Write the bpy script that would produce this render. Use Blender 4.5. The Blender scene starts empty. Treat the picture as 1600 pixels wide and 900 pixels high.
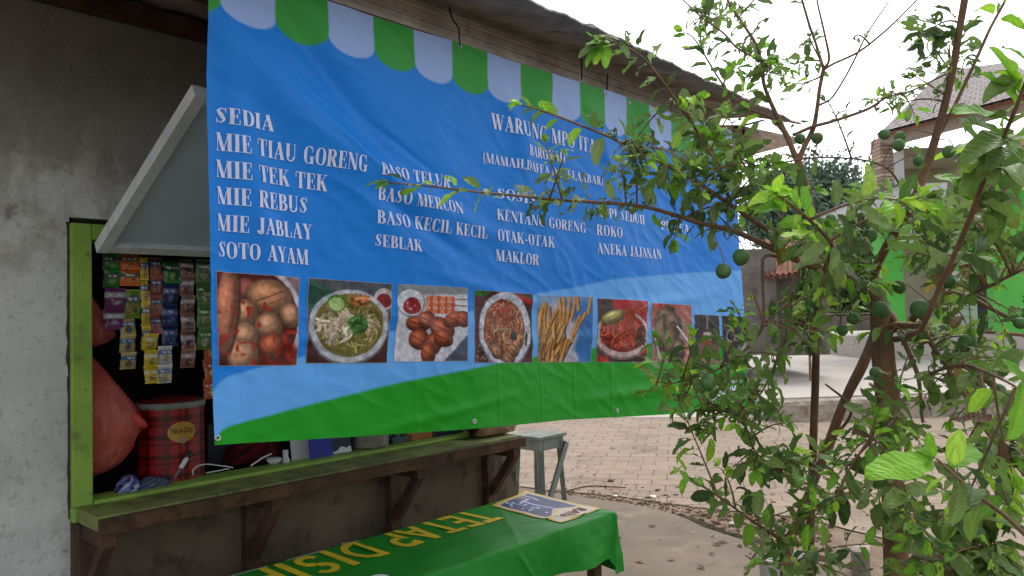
import bpy, math, random
import numpy as np
from mathutils import Matrix, Vector, noise as mnoise
random.seed(7); rng = np.random.default_rng(7)
scene = bpy.context.scene
COL = scene.collection
R = math.radians

# ---------------------------------------------------------------- camera
F = 1200.0                       # focal length in pixels of the 1600 wide photograph
PITCH, ROLL, CAMH = R(2.2), R(-1.5), 1.5
cam = bpy.data.cameras.new('camera'); camo = bpy.data.objects.new('camera', cam); COL.objects.link(camo)
cam.sensor_width = 36.0; cam.lens = F / 1600 * 36; cam.clip_start = 0.05; cam.clip_end = 600
RM = Matrix.Rotation(math.pi / 2 + PITCH, 3, 'X') @ Matrix.Rotation(ROLL, 3, 'Z')
camo.matrix_world = Matrix.Translation((0, 0, CAMH)) @ RM.to_4x4()
scene.camera = camo
# ---------------------------------------------------------------- sky, sun, exposure
SUN_EL, SUN_AZ = 55, 35          # degrees; azimuth from +Y towards +X
world = bpy.data.worlds.new('World'); scene.world = world; world.use_nodes = True
wn = world.node_tree.nodes; wl = world.node_tree.links; wn.clear()
sky = wn.new('ShaderNodeTexSky'); sky.sky_type = 'NISHITA'; sky.sun_disc = False
sky.sun_elevation = R(SUN_EL); sky.sun_rotation = R(SUN_AZ)
sky.air_density = 1.0; sky.dust_density = 2.0; sky.ozone_density = 0.6
hs = wn.new('ShaderNodeHueSaturation'); hs.inputs['Saturation'].default_value = 0.22
bg = wn.new('ShaderNodeBackground'); bg.inputs['Strength'].default_value = 0.15
wo = wn.new('ShaderNodeOutputWorld')
wl.new(sky.outputs[0], hs.inputs['Color']); wl.new(hs.outputs[0], bg.inputs['Color']); wl.new(bg.outputs[0], wo.inputs['Surface'])
sun = bpy.data.lights.new('sun', 'SUN'); sun.energy = 0.6; sun.angle = R(25); sun.color = (1, .95, .88)
suno = bpy.data.objects.new('sun', sun); COL.objects.link(suno)
sd = Vector((math.sin(R(SUN_AZ)) * math.cos(R(SUN_EL)), math.cos(R(SUN_AZ)) * math.cos(R(SUN_EL)), math.sin(R(SUN_EL))))
suno.rotation_euler = sd.to_track_quat('Z', 'Y').to_euler(); suno.location = sd * 30
vs = scene.view_settings
vs.view_transform = 'Standard'; vs.look = 'None'; vs.exposure = 1.2; vs.gamma = 1; vs.use_curve_mapping = False
scene.cycles.max_bounces = 8; scene.cycles.transparent_max_bounces = 12; scene.cycles.use_denoising = True

# ---------------------------------------------------------------- pixel to place
RN = np.array(RM); CN = np.array([0, 0, CAMH])
def ray(x, y): return RN @ np.array([(x - 800) / F, -(y - 450) / F, -1.0])
def at(x, y, t): return CN + ray(x, y) * t               # the point seen at a pixel, t metres deep
def on(x, y, p, n):
    d = ray(x, y); return CN + d * (np.dot(p - CN, n) / np.dot(d, n))
def gnd(x, y, z=0.0): return on(x, y, np.array([0, 0, z]), np.array([0, 0, 1.0]))
class Frame:                                              # a vertical wall: s along it, o out of it, z up
    def __init__(f, az, p):
        a = R(az); f.d = np.array([math.sin(a), math.cos(a), 0]); f.n = np.array([math.cos(a), -math.sin(a), 0])
        f.o = np.array([p[0], p[1], 0.0])
    def P(f, s, o, z): return f.o + f.d * s + f.n * o + np.array([0, 0, z])
    def px(f, x, y, o=0.0):
        q = on(x, y, f.o + f.n * o, f.n) - f.o; return float(q @ f.d), float(q[2])
    def inv(f, p): q = np.asarray(p) - f.o; return float(q @ f.d), float(q @ f.n), float(q[2])
WF = Frame(43, at(130, 560, 3.1))
BF = Frame(45.5, at(333, 695, 2.26))

# ---------------------------------------------------------------- mesh helpers
def lin(c):
    c = np.asarray(c, float) / 255.0
    return np.where(c <= .04045, c / 12.92, ((c + .055) / 1.055) ** 2.4)
class MB:
    def __init__(m): m.v = []; m.f = []; m.c = []; m.n = 0
    def add(m, v, f, c=None):
        v = np.asarray(v, float).reshape(-1, 3); m.v.append(v)
        f = [tuple(int(i) + m.n for i in q) for q in f]; m.f += f; m.n += len(v)
        if c is not None:
            c = np.asarray(c, float)
            if c.ndim == 1: c = np.tile(c, (len(v), 1))
            m.c.append(c)
        return m
    def hexa(m, p, c=None):   # 8 points: bottom 4 ccw, top 4
        return m.add(p, [(3, 2, 1, 0), (4, 5, 6, 7), (0, 1, 5, 4), (1, 2, 6, 5), (2, 3, 7, 6), (3, 0, 4, 7)], c)
    def box(m, x0, x1, y0, y1, z0, z1, fn=None, c=None):
        p = [(x0, y0, z0), (x1, y0, z0), (x1, y1, z0), (x0, y1, z0), (x0, y0, z1), (x1, y0, z1), (x1, y1, z1), (x0, y1, z1)]
        if fn: p = [fn(*q) for q in p]
        return m.hexa(p, c)
    def bar(m, a, b, w, h, up=(0, 0, 1), c=None):
        a = np.asarray(a, float); b = np.asarray(b, float); t = b - a; t /= np.linalg.norm(t)
        u = np.cross(t, up); u /= np.linalg.norm(u); v = np.cross(u, t)
        p = [q + u * i * w / 2 + v * j * h / 2 for q in (a, b) for i, j in ((-1, -1), (1, -1), (1, 1), (-1, 1))]
        return m.hexa(p, c)
    def prism(m, pts, ext, c=None):
        pts = [np.asarray(p, float) for p in pts]; n = len(pts); e = np.asarray(ext, float)
        f = [tuple(range(n - 1, -1, -1)), tuple(range(n, 2 * n))] + [(i, (i + 1) % n, n + (i + 1) % n, n + i) for i in range(n)]
        return m.add(pts + [p + e for p in pts], f, c)
    def grid(m, P, c=None, close=False, mask=None):   # P: (a, b, 3)
        a, b = P.shape[:2]; f = []
        for i in range(a - 1):
            for j in range(b if close else b - 1):
                if mask is not None and not mask[i, j]: continue
                k = (j + 1) % b; f.append((i * b + j, i * b + k, (i + 1) * b + k, (i + 1) * b + j))
        return m.add(P.reshape(-1, 3), f, None if c is None else np.asarray(c).reshape(-1, 3))
    def tube(m, pts, rad, n=7, c=None, cap=True):
        pts = np.asarray(pts, float); k = len(pts); rad = np.broadcast_to(np.asarray(rad, float), (k,))
        T = np.gradient(pts, axis=0); T /= np.linalg.norm(T, axis=1)[:, None] + 1e-12
        u = np.cross(T[0], (0.31, 0.2, 0.93)); u /= np.linalg.norm(u); rows = []
        a = np.arange(n) * 2 * math.pi / n
        for i in range(k):
            u = u - T[i] * (u @ T[i]); u /= np.linalg.norm(u); v = np.cross(T[i], u)
            rows.append(pts[i] + rad[i] * (np.cos(a)[:, None] * u + np.sin(a)[:, None] * v))
        base = m.n; m.grid(np.array(rows), None if c is None else np.tile(np.asarray(c, float), (k * n, 1)), close=True)
        if cap: m.f.append(tuple(base + j for j in range(n - 1, -1, -1))); m.f.append(tuple(base + (k - 1) * n + j for j in range(n)))
        return m
    def lathe(m, prof, center, n=28, axis=None, c=None):
        center = np.asarray(center, float); a = np.arange(n) * 2 * math.pi / n
        P = np.array([[center + np.array([r * math.cos(t), r * math.sin(t), z]) for t in a] for r, z in prof])
        return m.grid(P, c, close=True)
    def build(m, name, material, parent=None, smooth=False, bevel=0):
        me = bpy.data.meshes.new(name); V = np.concatenate(m.v)
        me.from_pydata(V.tolist(), [], m.f)
        if m.c:
            at_ = me.attributes.new('Col', 'FLOAT_COLOR', 'POINT')
            cc = np.ones((len(V), 4), np.float32); cc[:, :3] = np.concatenate(m.c); at_.data.foreach_set('color', cc.ravel())
        me.update()
        if smooth: me.polygons.foreach_set('use_smooth', [True] * len(me.polygons))
        o = bpy.data.objects.new(name, me); COL.objects.link(o); me.materials.append(material)
        if parent: o.parent = parent
        if bevel:
            b = o.modifiers.new('bevel', 'BEVEL'); b.width = bevel; b.segments = 2; b.limit_method = 'ANGLE'; b.harden_normals = False
        return o
def tag(o, label, cat, group=None):
    o['label'] = label; o['category'] = cat
    if group: o['group'] = group
    return o
def kind(o, k): o['kind'] = k; return o
def thing(name, label, cat, group=None):
    return tag((lambda o: (COL.objects.link(o), o)[1])(bpy.data.objects.new(name, None)), label, cat, group)
def vnoise(P, scale, seed=0):
    out = np.empty(len(P))
    for i, p in enumerate(P): out[i] = mnoise.noise(Vector((p[0] * scale + seed * 17.3, p[1] * scale - seed * 5.1, p[2] * scale + seed * 3.7)))
    return out

# ---------------------------------------------------------------- materials
def newmat(name):
    m = bpy.data.materials.new(name); m.use_nodes = True; nt = m.node_tree
    return m, nt, nt.nodes['Principled BSDF'], nt.nodes['Material Output']
def mix(nt, a, b, fac):
    n = nt.nodes.new('ShaderNodeMix'); n.data_type = 'RGBA'
    for s, v in ((0, fac), (6, a), (7, b)):
        if hasattr(v, 'is_linked'): nt.links.new(v, n.inputs[s])
        else: n.inputs[s].default_value = v if s == 0 else (*v, 1)
    return n.outputs[2]
def tex(nt, scale, detail=5, stretch=None, rough=.55, rot=None):
    tc = nt.nodes.new('ShaderNodeTexCoord'); mp = nt.nodes.new('ShaderNodeMapping')
    if stretch: mp.inputs['Scale'].default_value = stretch
    if rot: mp.inputs['Rotation'].default_value = rot
    n = nt.nodes.new('ShaderNodeTexNoise'); n.inputs['Scale'].default_value = scale; n.inputs['Detail'].default_value = detail; n.inputs['Roughness'].default_value = rough
    nt.links.new(tc.outputs['Object'], mp.inputs[0]); nt.links.new(mp.outputs[0], n.inputs['Vector']); return n.outputs['Fac']
def ramp(nt, fac, lo, hi):
    r = nt.nodes.new('ShaderNodeMapRange'); r.inputs[1].default_value = lo; r.inputs[2].default_value = hi
    nt.links.new(fac, r.inputs[0]); return r.outputs[0]
def bump(nt, bsdf, h, strength, dist=.01):
    b = nt.nodes.new('ShaderNodeBump'); b.inputs['Strength'].default_value = strength; b.inputs['Distance'].default_value = dist
    nt.links.new(h, b.inputs['Height']); nt.links.new(b.outputs[0], bsdf.inputs['Normal'])
def M(name, a, b=None, scale=8, rough=.7, bmp=.15, stretch=None, lo=.35, hi=.65, spec=.3, metal=0, fine=40, c=None, cs=1.5, clo=.55, chi=.7, dist=.01):
    m, nt, bs, _ = newmat(name); a = lin(a)
    col = mix(nt, a, lin(b) if b is not None else a * .8, ramp(nt, tex(nt, scale, stretch=stretch), lo, hi))
    if c is not None: col = mix(nt, col, lin(c), ramp(nt, tex(nt, cs, 8, rough=.7), clo, chi))
    nt.links.new(col, bs.inputs['Base Color'])
    bs.inputs['Roughness'].default_value = rough; bs.inputs['Specular IOR Level'].default_value = spec; bs.inputs['Metallic'].default_value = metal
    if bmp: bump(nt, bs, tex(nt, fine, 6, stretch=stretch), bmp, dist)
    return m
def MC(name, rough=.5, spec=.3, trans=0, bmp=0, fine=30):     # printed or dyed things: the colour lies in the mesh
    m, nt, bs, out = newmat(name)
    a = nt.nodes.new('ShaderNodeAttribute'); a.attribute_name = 'Col'
    nt.links.new(a.outputs['Color'], bs.inputs['Base Color']); bs.inputs['Roughness'].default_value = rough; bs.inputs['Specular IOR Level'].default_value = spec
    if bmp: bump(nt, bs, tex(nt, fine, 5), bmp, .004)
    if trans:
        t = nt.nodes.new('ShaderNodeBsdfTranslucent'); mx = nt.nodes.new('ShaderNodeMixShader'); mx.inputs[0].default_value = trans
        nt.links.new(a.outputs['Color'], t.inputs['Color']); nt.links.new(bs.outputs[0], mx.inputs[1]); nt.links.new(t.outputs[0], mx.inputs[2]); nt.links.new(mx.outputs[0], out.inputs['Surface'])
    return m
m_plaster = M('grey_plaster', (198, 200, 196), (182, 183, 178), 2.2, .9, .35, fine=60, c=(146, 142, 132), cs=3.2, clo=.5, chi=.75)
def extra(m, dark, scale, lo, hi, amt, stretch=None):
    nt = m.node_tree; bs = nt.nodes['Principled BSDF']; src = bs.inputs['Base Color'].links[0].from_socket
    f = nt.nodes.new('ShaderNodeMath'); f.operation = 'MULTIPLY'; f.inputs[1].default_value = amt; nt.links.new(ramp(nt, tex(nt, scale, 6, stretch=stretch, rough=.7), lo, hi), f.inputs[0])
    nt.links.new(mix(nt, src, lin(dark), f.outputs[0]), bs.inputs['Base Color'])
extra(m_plaster, (70, 66, 58), 34, .55, .72, .5); extra(m_plaster, (60, 56, 50), 5, .62, .70, .55, (1, 1, .5)); extra(m_plaster, (236, 236, 230), 60, .62, .7, .5)
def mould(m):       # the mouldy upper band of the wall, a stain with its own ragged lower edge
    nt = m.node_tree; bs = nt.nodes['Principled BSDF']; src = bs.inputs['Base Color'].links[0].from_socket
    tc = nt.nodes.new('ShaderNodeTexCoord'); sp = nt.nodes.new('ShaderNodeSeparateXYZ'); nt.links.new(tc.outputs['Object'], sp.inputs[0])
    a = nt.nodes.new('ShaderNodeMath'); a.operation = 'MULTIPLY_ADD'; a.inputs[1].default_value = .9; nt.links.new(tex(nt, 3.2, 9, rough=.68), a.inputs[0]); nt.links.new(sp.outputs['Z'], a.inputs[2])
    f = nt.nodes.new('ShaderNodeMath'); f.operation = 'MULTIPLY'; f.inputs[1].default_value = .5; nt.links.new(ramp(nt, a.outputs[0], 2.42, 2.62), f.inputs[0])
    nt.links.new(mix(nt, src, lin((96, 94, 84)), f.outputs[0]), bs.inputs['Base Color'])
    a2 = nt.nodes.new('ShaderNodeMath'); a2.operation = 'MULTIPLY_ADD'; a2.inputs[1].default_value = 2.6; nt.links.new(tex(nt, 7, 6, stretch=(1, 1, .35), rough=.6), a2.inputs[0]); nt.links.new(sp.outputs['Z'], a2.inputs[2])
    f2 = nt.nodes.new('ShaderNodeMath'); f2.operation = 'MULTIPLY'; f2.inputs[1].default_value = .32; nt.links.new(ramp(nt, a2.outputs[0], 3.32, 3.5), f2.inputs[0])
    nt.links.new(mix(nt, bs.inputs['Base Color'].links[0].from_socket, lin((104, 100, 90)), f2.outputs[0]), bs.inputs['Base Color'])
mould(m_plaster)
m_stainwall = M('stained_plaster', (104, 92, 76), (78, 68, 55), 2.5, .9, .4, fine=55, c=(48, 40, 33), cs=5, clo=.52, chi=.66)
m_dark = M('unlit_lining', (40, 36, 34), (28, 26, 26), 6, .9, .1)  # near-black colour puts the dimness of the unlit room into its lining
m_green = M('worn_green_paint', (138, 172, 74), (122, 155, 66), 5, .55, .12, stretch=(1, 1, 1), fine=30, c=(92, 100, 55), cs=7, clo=.58, chi=.75)
m_counter = M('green_counter_paint', (126, 138, 78), (104, 110, 62), 7, .65, .3, fine=35, c=(70, 60, 40), cs=5, clo=.5, chi=.7)
m_bark = M('raw_brown_wood', (92, 66, 46), (58, 42, 32), 9, .85, .5, stretch=(1, 1, 1), fine=30, c=(36, 28, 22), cs=6)
m_redwood = M('reddish_timber', (86, 62, 48), (60, 43, 35), 10, .8, .3, fine=40)
m_white = M('white_paint', (205, 210, 212), (182, 190, 192), 9, .55, .1, c=(120, 125, 120), cs=12, clo=.62, chi=.72)
m_board = M('grey_plywood', (182, 198, 212), (166, 182, 196), 2.5, .6, .06)
extra(m_green, (60, 64, 40), 22, .62, .7, .6); extra(m_counter, (44, 36, 26), 18, .56, .66, .7, (1, 1, 1)); extra(m_white, (120, 116, 104), 26, .62, .7, .5)
m_steel = M('channel_steel', (166, 160, 154), (140, 132, 124), 8, .55, .15, metal=.1, c=(110, 92, 78), cs=6)
m_roof = M('weathered_roof_sheet', (158, 148, 140), (124, 114, 106), 5, .9, .3, stretch=(1, 1, 1), c=(84, 72, 64), cs=3)
m_fascia = M('old_fascia_board', (164, 142, 124), (112, 94, 80), 6, .8, .3, stretch=(1, 1, 4))
m_wire = M('black_wire', (22, 22, 24), rough=.5, bmp=0)
m_greywood = M('grey_green_wood', (128, 136, 128), (104, 110, 102), 9, .75, .3, c=(70, 66, 58), cs=8)
m_concrete = M('smooth_concrete', (118, 104, 90), (104, 91, 78), 1.6, .85, .25, fine=45, c=(82, 70, 60), cs=2.2, clo=.52, chi=.75); extra(m_concrete, (70, 60, 50), 26, .58, .7, .4); extra(m_concrete, (150, 138, 122), 3.5, .55, .7, .5)
m_dirt = M('dusty_earth', (130, 112, 95), (106, 88, 72), 3, .95, .5, fine=30, c=(92, 74, 58), cs=4, dist=.03)
m_moss = M('mossy_drain', (62, 54, 38), (44, 40, 26), 14, .95, .8, c=(70, 74, 36), cs=9, dist=.03)
m_yard = M('pale_concrete', (176, 168, 160), (160, 152, 144), .8, .9, .2, c=(164, 154, 144), cs=.5)
m_stone = M('kerb_stone', (168, 156, 142), (126, 114, 102), 6, .9, .6, c=(100, 88, 76), cs=4, dist=.03)
m_oldwall = M('old_grey_wall', (120, 114, 108), (92, 86, 82), 2, .95, .5, c=(62, 58, 54), cs=3)
m_clay = M('clay_tiles', (150, 104, 82), (112, 80, 66), 6, .85, .4)
m_trunk = M('guava_bark', (134, 102, 78), (96, 74, 58), 12, .8, .5, stretch=(1, 1, .35), c=(84, 72, 58), cs=9)
m_print = MC('printed_vinyl', .5, .2, .0, .05, 60)
m_cloth = MC('green_banner_cloth', .55, .12, .0, .05, 40)
m_leaf = None

def leafmat(name, trans, rough, spec):
    m, nt, bs, out = newmat(name)
    a = nt.nodes.new('ShaderNodeAttribute'); a.attribute_name = 'Col'
    u = nt.nodes.new('ShaderNodeAttribute'); u.attribute_name = 'vein'
    w = ramp(nt, u.outputs['Fac'], .55, 1.0)
    col = mix(nt, a.outputs['Color'], (.14, .2, .05), 0.0); mixn = nt.nodes[-1]
    f = nt.nodes.new('ShaderNodeMath'); f.operation = 'MULTIPLY'; f.inputs[1].default_value = .4; nt.links.new(w, f.inputs[0])
    nt.links.new(f.outputs[0], col.node.inputs[0])
    nt.links.new(col, bs.inputs['Base Color']); bs.inputs['Roughness'].default_value = rough; bs.inputs['Specular IOR Level'].default_value = spec
    bump(nt, bs, u.outputs['Fac'], .5, .003)
    t = nt.nodes.new('ShaderNodeBsdfTranslucent'); mx = nt.nodes.new('ShaderNodeMixShader'); mx.inputs[0].default_value = trans
    nt.links.new(col, t.inputs['Color']); nt.links.new(bs.outputs[0], mx.inputs[1]); nt.links.new(t.outputs[0], mx.inputs[2]); nt.links.new(mx.outputs[0], out.inputs['Surface'])
    return m
m_leaf = leafmat('guava_leaf', .4, .48, .25)
m_far = MC('far_foliage', .8, .1, .15)

# ================================================================ SETTING
def sheet(name, pts, m, z=None):
    P = [np.asarray(p, float) for p in pts]
    if z is not None: P = [np.array([p[0], p[1], z]) for p in P]
    return kind(MB().add(P, [tuple(range(len(P)))]).build(name, m), 'structure')
sheet('ground', [(-150, -60, -.058), (250, -60, -.058), (250, 400, -.058), (-150, 400, -.058)], m_dirt)
# interlocking pavers
m_pav, nt, bs, _ = newmat('concrete_pavers')
tc = nt.nodes.new('ShaderNodeTexCoord'); mp = nt.nodes.new('ShaderNodeMapping'); mp.inputs['Rotation'].default_value = (0, 0, R(12))
nt.links.new(tc.outputs['Object'], mp.inputs[0])
dn = nt.nodes.new('ShaderNodeTexNoise'); dn.inputs['Scale'].default_value = 3; nt.links.new(mp.outputs[0], dn.inputs['Vector'])
vm = nt.nodes.new('ShaderNodeMixRGB'); vm.blend_type = 'LINEAR_LIGHT'; vm.inputs[0].default_value = .03; nt.links.new(mp.outputs[0], vm.inputs[1]); nt.links.new(dn.outputs['Color'], vm.inputs[2])
bt = nt.nodes.new('ShaderNodeTexBrick'); bt.inputs['Scale'].default_value = 1; bt.inputs['Brick Width'].default_value = .27; bt.inputs['Row Height'].default_value = .23
bt.inputs['Mortar Size'].default_value = .007; bt.inputs['Mortar Smooth'].default_value = .35; bt.inputs['Bias'].default_value = -.2
bt.inputs['Color1'].default_value = (*lin((146, 130, 115)), 1); bt.inputs['Color2'].default_value = (*lin((130, 115, 101)), 1); bt.inputs['Mortar'].default_value = (*lin((92, 78, 66)), 1)
nt.links.new(vm.outputs[0], bt.inputs['Vector'])
dust = ramp(nt, tex(nt, 1.1, 7, rough=.65), .48, .68)
nt.links.new(mix(nt, mix(nt, bt.outputs['Color'], lin((146, 130, 114)), dust), lin((122, 106, 92)), ramp(nt, tex(nt, 9, 5), .55, .8)), bs.inputs['Base Color']); bs.inputs['Roughness'].default_value = .9
bump(nt, bs, bt.outputs['Fac'], -.35, .01); extra(m_pav, (84, 70, 56), 1.6, .54, .7, .55); extra(m_pav, (70, 60, 50), 14, .58, .7, .55); extra(m_pav, (178, 164, 148), 5, .6, .7, .35)
bs.inputs['Specular IOR Level'].default_value = .2
pv = [gnd(x, y, -.05) for x, y in ((862, 766), (965, 775), (1085, 792), (1250, 808), (1450, 858), (1700, 1000))]
far = [gnd(x, y, -.05) for x, y in ((1750, 640), (1120, 650))]
pv2 = [(9, 2.5, 0), (16, 9, 0), (14.5, 14, 0)] + [gnd(1165, 640), (-3, 14, 0), (-6, 9, 0), (-1.2, 8, 0)]
sheet('paving', pv[:5] + pv2, m_pav, -.05)
# concrete apron with a broken edge beside the drain
ap = [gnd(x, y) for x, y in ((845, 768), (905, 776), (980, 786), (1050, 802), (1076, 812), (1100, 824), (1150, 840), (1215, 858), (1300, 882))]
ap = [WF.P(4.2, -.6, 0), ] [:0] + [WF.P(2.9, -.02, 0)] + ap + [np.array([3.2, 2.6, 0]), np.array([5, -2, 0]), np.array([-6, -4, 0]), WF.P(-5, -.02, 0)]
kind(MB().prism([np.array([p[0], p[1], -.12]) for p in ap][::-1], (0, 0, .12)).build('concrete_apron', m_concrete), 'structure')
dr = [(1058, 806), (1082, 816), (1115, 832), (1160, 846), (1225, 864), (1330, 892), (1332, 884), (1262, 858), (1175, 832), (1128, 816), (1095, 808), (1072, 803)]
db_ = MB(); rows = []
cl = np.array([gnd(x, y, 0)[:2] for x, y in ((1050, 800), (1080, 812), (1115, 826), (1160, 839), (1225, 857), (1330, 888))])
for i in range(60):
    t = i / 59 * 5; k = min(int(t), 4); c = cl[k] + (cl[k + 1] - cl[k]) * (t - k); T = cl[k + 1] - cl[k]; T /= np.linalg.norm(T); nn = np.array([-T[1], T[0]])
    w = .11 * min(1, .25 + i / 8) * (1 + .3 * mnoise.noise(Vector((i * .3, 0, 0))))
    rows.append([[*(c + nn * (j - 3) / 3 * w), -.03 + .035 * mnoise.noise(Vector((i * .45, j * .9, 1))) + .03 * (1 - abs(j - 3) / 3)] for j in range(7)])
kind(db_.grid(np.array(rows)).build('drain_edge', m_moss, smooth=True), 'structure')
# raised pale yard with a stone kerb
k0, k1 = gnd(1214, 660, -.05), gnd(1750, 640, -.05)
kd = (k1 - k0) / np.linalg.norm(k1 - k0); k1 = k1 + kd * 12; kn = np.array([-kd[1], kd[0], 0])
sheet('driveway', [gnd(1100, 652, -.046), gnd(1212, 652, -.046), k0 + kn * 80, k0 + kn * 80 - kd * 40, gnd(700, 652, -.046)], m_yard, -.046)
kind(MB().prism([k0 + kn * .3, k1 + kn * .3, k1 + kn * 80, k0 + kn * 80], (0, 0, .3)).build('yard', m_yard), 'structure')
rows = []
for i in range(120):
    p = k0 + (k1 - k0) * i / 119
    rows.append([p + kn * (o + .03 * mnoise.noise(Vector((i * .6, o * 9, z * 8)))) + np.array([0, 0, z]) for o, z in ((-.02, -.05), (0, .1), (.01, .22), (.04, .27), (.3, .275), (.34, .2))])
kind(MB().grid(np.array(rows)).build('kerb', m_stone, smooth=False), 'structure')

# ================================================================ THE FOOD STALL HOUSE
house = thing('food_stall', 'grey plastered roadside food stall with green framed serving hatch under dark eaves', 'food stall')
def wb(mb, s0, s1, o0, o1, z0, z1, c=None): return mb.box(s0, s1, o0, o1, z0, z1, lambda s, o, z: WF.P(s, o, z), c)
ZS = .80; SE = 2.54; S1 = 2.3                    # sill height, wall end, right jamb
w = MB()
wb(w, -3, -.05, -.15, 0, -.1, 3.4)              # left of the hatch
wb(w, S1, SE, -.15, 0, ZS - .002, 2.95)          # right pier
wb(w, -.05, S1, -.15, 0, 1.95, 2.95)             # above the hatch
wb(w, SE - .15, SE, -3.2, -.152, -.1, 2.95)      # end wall
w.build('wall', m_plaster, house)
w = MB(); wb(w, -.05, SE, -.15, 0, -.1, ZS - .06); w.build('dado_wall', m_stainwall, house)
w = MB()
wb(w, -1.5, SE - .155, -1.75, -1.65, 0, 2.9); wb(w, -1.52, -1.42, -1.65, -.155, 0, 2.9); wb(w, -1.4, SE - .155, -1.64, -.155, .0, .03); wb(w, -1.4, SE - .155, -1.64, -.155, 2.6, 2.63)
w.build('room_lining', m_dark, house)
fr = MB()
wb(fr, -.05, .025, -.12, .03, ZS - .005, 1.925); fr.build('hatch_post', m_green, house, bevel=.004)
jt = []
for i in range(40):
    z = ZS - .05 + 1.18 * i / 39; jt.append([WF.P(-.051, .006, z), WF.P(-.058 - .012 * abs(mnoise.noise(Vector((z * 9, 2, 0)))), .0035, z)])
MB().grid(np.array(jt)).build('rough_joint', M('dark_joint', (62, 60, 54), (44, 42, 38), 20, .95, .5), house)
q = WF.px(107, 579, .004); MB().add([WF.P(q[0] + .013 * math.cos(a) * (1 + .2 * math.sin(3 * a)), .004, q[1] + .024 * math.sin(a)) for a in np.arange(16) * math.pi / 8], [tuple(range(16))]).build('paint_dab', m_white, house)
fr = MB(); wb(fr, .027, S1, -.12, .028, 1.86, 1.925); fr.build('hatch_head', m_green, house, bevel=.004)
fr = MB(); wb(fr, -.052, S1, -.1, .045, ZS - .062, ZS - .006); wb(fr, .027, S1, -.1, .045, ZS - .0055, ZS + .012); fr.build('hatch_sill', m_green, house, bevel=.005)
# counter plank: green top, rough brown front edge, timber brackets
ct = thing_ct = MB()
N = 60
def plank(z0, z1, o0, o1, amp, seed, s0=-.04, s1=2.31):
    rows = []
    for i in range(N + 1):
        s = s0 + (s1 - s0) * i / N; e = amp * mnoise.noise(Vector((s * 5, seed, 0))); e2 = amp * mnoise.noise(Vector((s * 7, seed, 4)))
        rows.append([WF.P(s, o0, z0), WF.P(s, o1 + e * .5, z0 + e2), WF.P(s, o1 + e, (z0 + z1) / 2), WF.P(s, o1 + e * .4, z1), WF.P(s, o0, z1)])
    m = MB(); m.grid(np.array(rows), close=True); m.f += [(0, 1, 2, 3, 4), tuple(N * 5 + k for k in (4, 3, 2, 1, 0))]
    return m
counter = plank(ZS - .058, ZS - .004, .048, .27, .004, 1).build('counter', m_counter, house)
plank(ZS - .066, ZS - .012, .276, .305, .010, 2).build('raw_front_edge', m_bark, counter)
for s in (.0, .70, 1.53, 2.265):
    b = MB(); wb(b, s - .035, s + .035, .003, .055, 0.02, ZS - .07); 
    wb(b, s - .028, s + .028, .057, .27, ZS - .125, ZS - .068)
    b.bar(WF.P(s, .055, ZS - .36), WF.P(s, .25, ZS - .11), .045, .05)
    b.build('bracket', m_redwood, counter, bevel=.003)
# roof: corrugated sheets in two laps, steel eave channel, fascia board at the end
EO = 1.20
def roofz(o): return 2.865 - .128 * o
def sheets(s0, s1, o0, o1, dz, name):
    ns = int((s1 - s0) / .025); rows = []
    for i in range(ns + 1):
        s = s0 + (s1 - s0) * i / ns; c = .004 * math.cos(s * 2 * math.pi / .21) + .002 * math.cos(s * 2 * math.pi / .07)
        e = .012 * mnoise.noise(Vector((math.floor(s / .9) * 3.1, dz * 50, 0)))
        rows.append([WF.P(s, o, roofz(o) + dz - (max(0, o - 1.2) * (.06 + .085 * max(0, s - 1.5))) + c + .004 * mnoise.noise(Vector((s * 3, o * 3, 0)))) for o in np.linspace(o0, o1 + e, 12)])
    A = np.array(rows); B = A + np.array([0, 0, .008]); m = MB(); m.grid(A); m.grid(B[::-1])
    for k in (0, -1): m.grid(np.stack([A[:, k], B[:, k]], 1) if k else np.stack([B[:, k], A[:, k]], 1))
    for k in (0, -1): m.grid(np.stack([A[k], B[k]], 1))
    return m.build(name, m_roof, house, smooth=True)
sheets(-1.5, 1.62, -.3, 1.53, .03, 'roof_sheet'); sheets(1.45, 3.6, -.3, 1.50, .045, 'roof_sheet')  # unseen left ends placed to set how much sky light reaches the wall
sheets(-1.5, 3.55, -3.4, -.16, .075, 'roof_sheet')
ch = MB(); zt = roofz(EO) - .005; zb = 2.590
wb(ch, -1.45, 3.05, EO - .06, EO, zb, zt); wb(ch, -1.45, 3.05, EO, EO + .012, zb, zb + .018); wb(ch, -1.45, 3.05, EO, EO + .012, zt - .035, zt - .022); wb(ch, -1.45, 3.05, EO, EO + .008, zb + .045, zb + .052)
ch.build('eave_channel', m_steel, house, bevel=.002)
pu = MB()
for o in (.02, .62): wb(pu, -1.45, 3.4, o, o + .06, roofz(o) - .075, roofz(o) - .002)
for s in (2.6,): wb(pu, s - .03, s + .03, .002, EO - .062, 2.60, 2.675)
pu.build('roof_timber', m_bark, house)
fb = [WF.px(x, y, EO + .02) for x, y in ((1120, 196), (1150, 196), (1245, 216), (1246, 224), (1147, 249), (1120, 256))]
MB().prism([WF.P(s, EO + .014, z) for s, z in fb], WF.n * .025).build('fascia_board', m_fascia, house, bevel=.002)
br = MB()
q = [WF.px(x, y, EO + .05) for x, y in ((1150, 199), (1192, 188), (1163, 202), (1163, 224))]
br.bar(WF.P(q[0][0], EO + .05, q[0][1]), WF.P(q[1][0], EO + .05, q[1][1]), .02, .012); br.bar(WF.P(q[2][0], EO + .05, q[2][1]), WF.P(q[3][0], EO + .05, q[3][1]), .012, .012)
br.build('gutter_bracket', m_wire, house)
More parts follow.
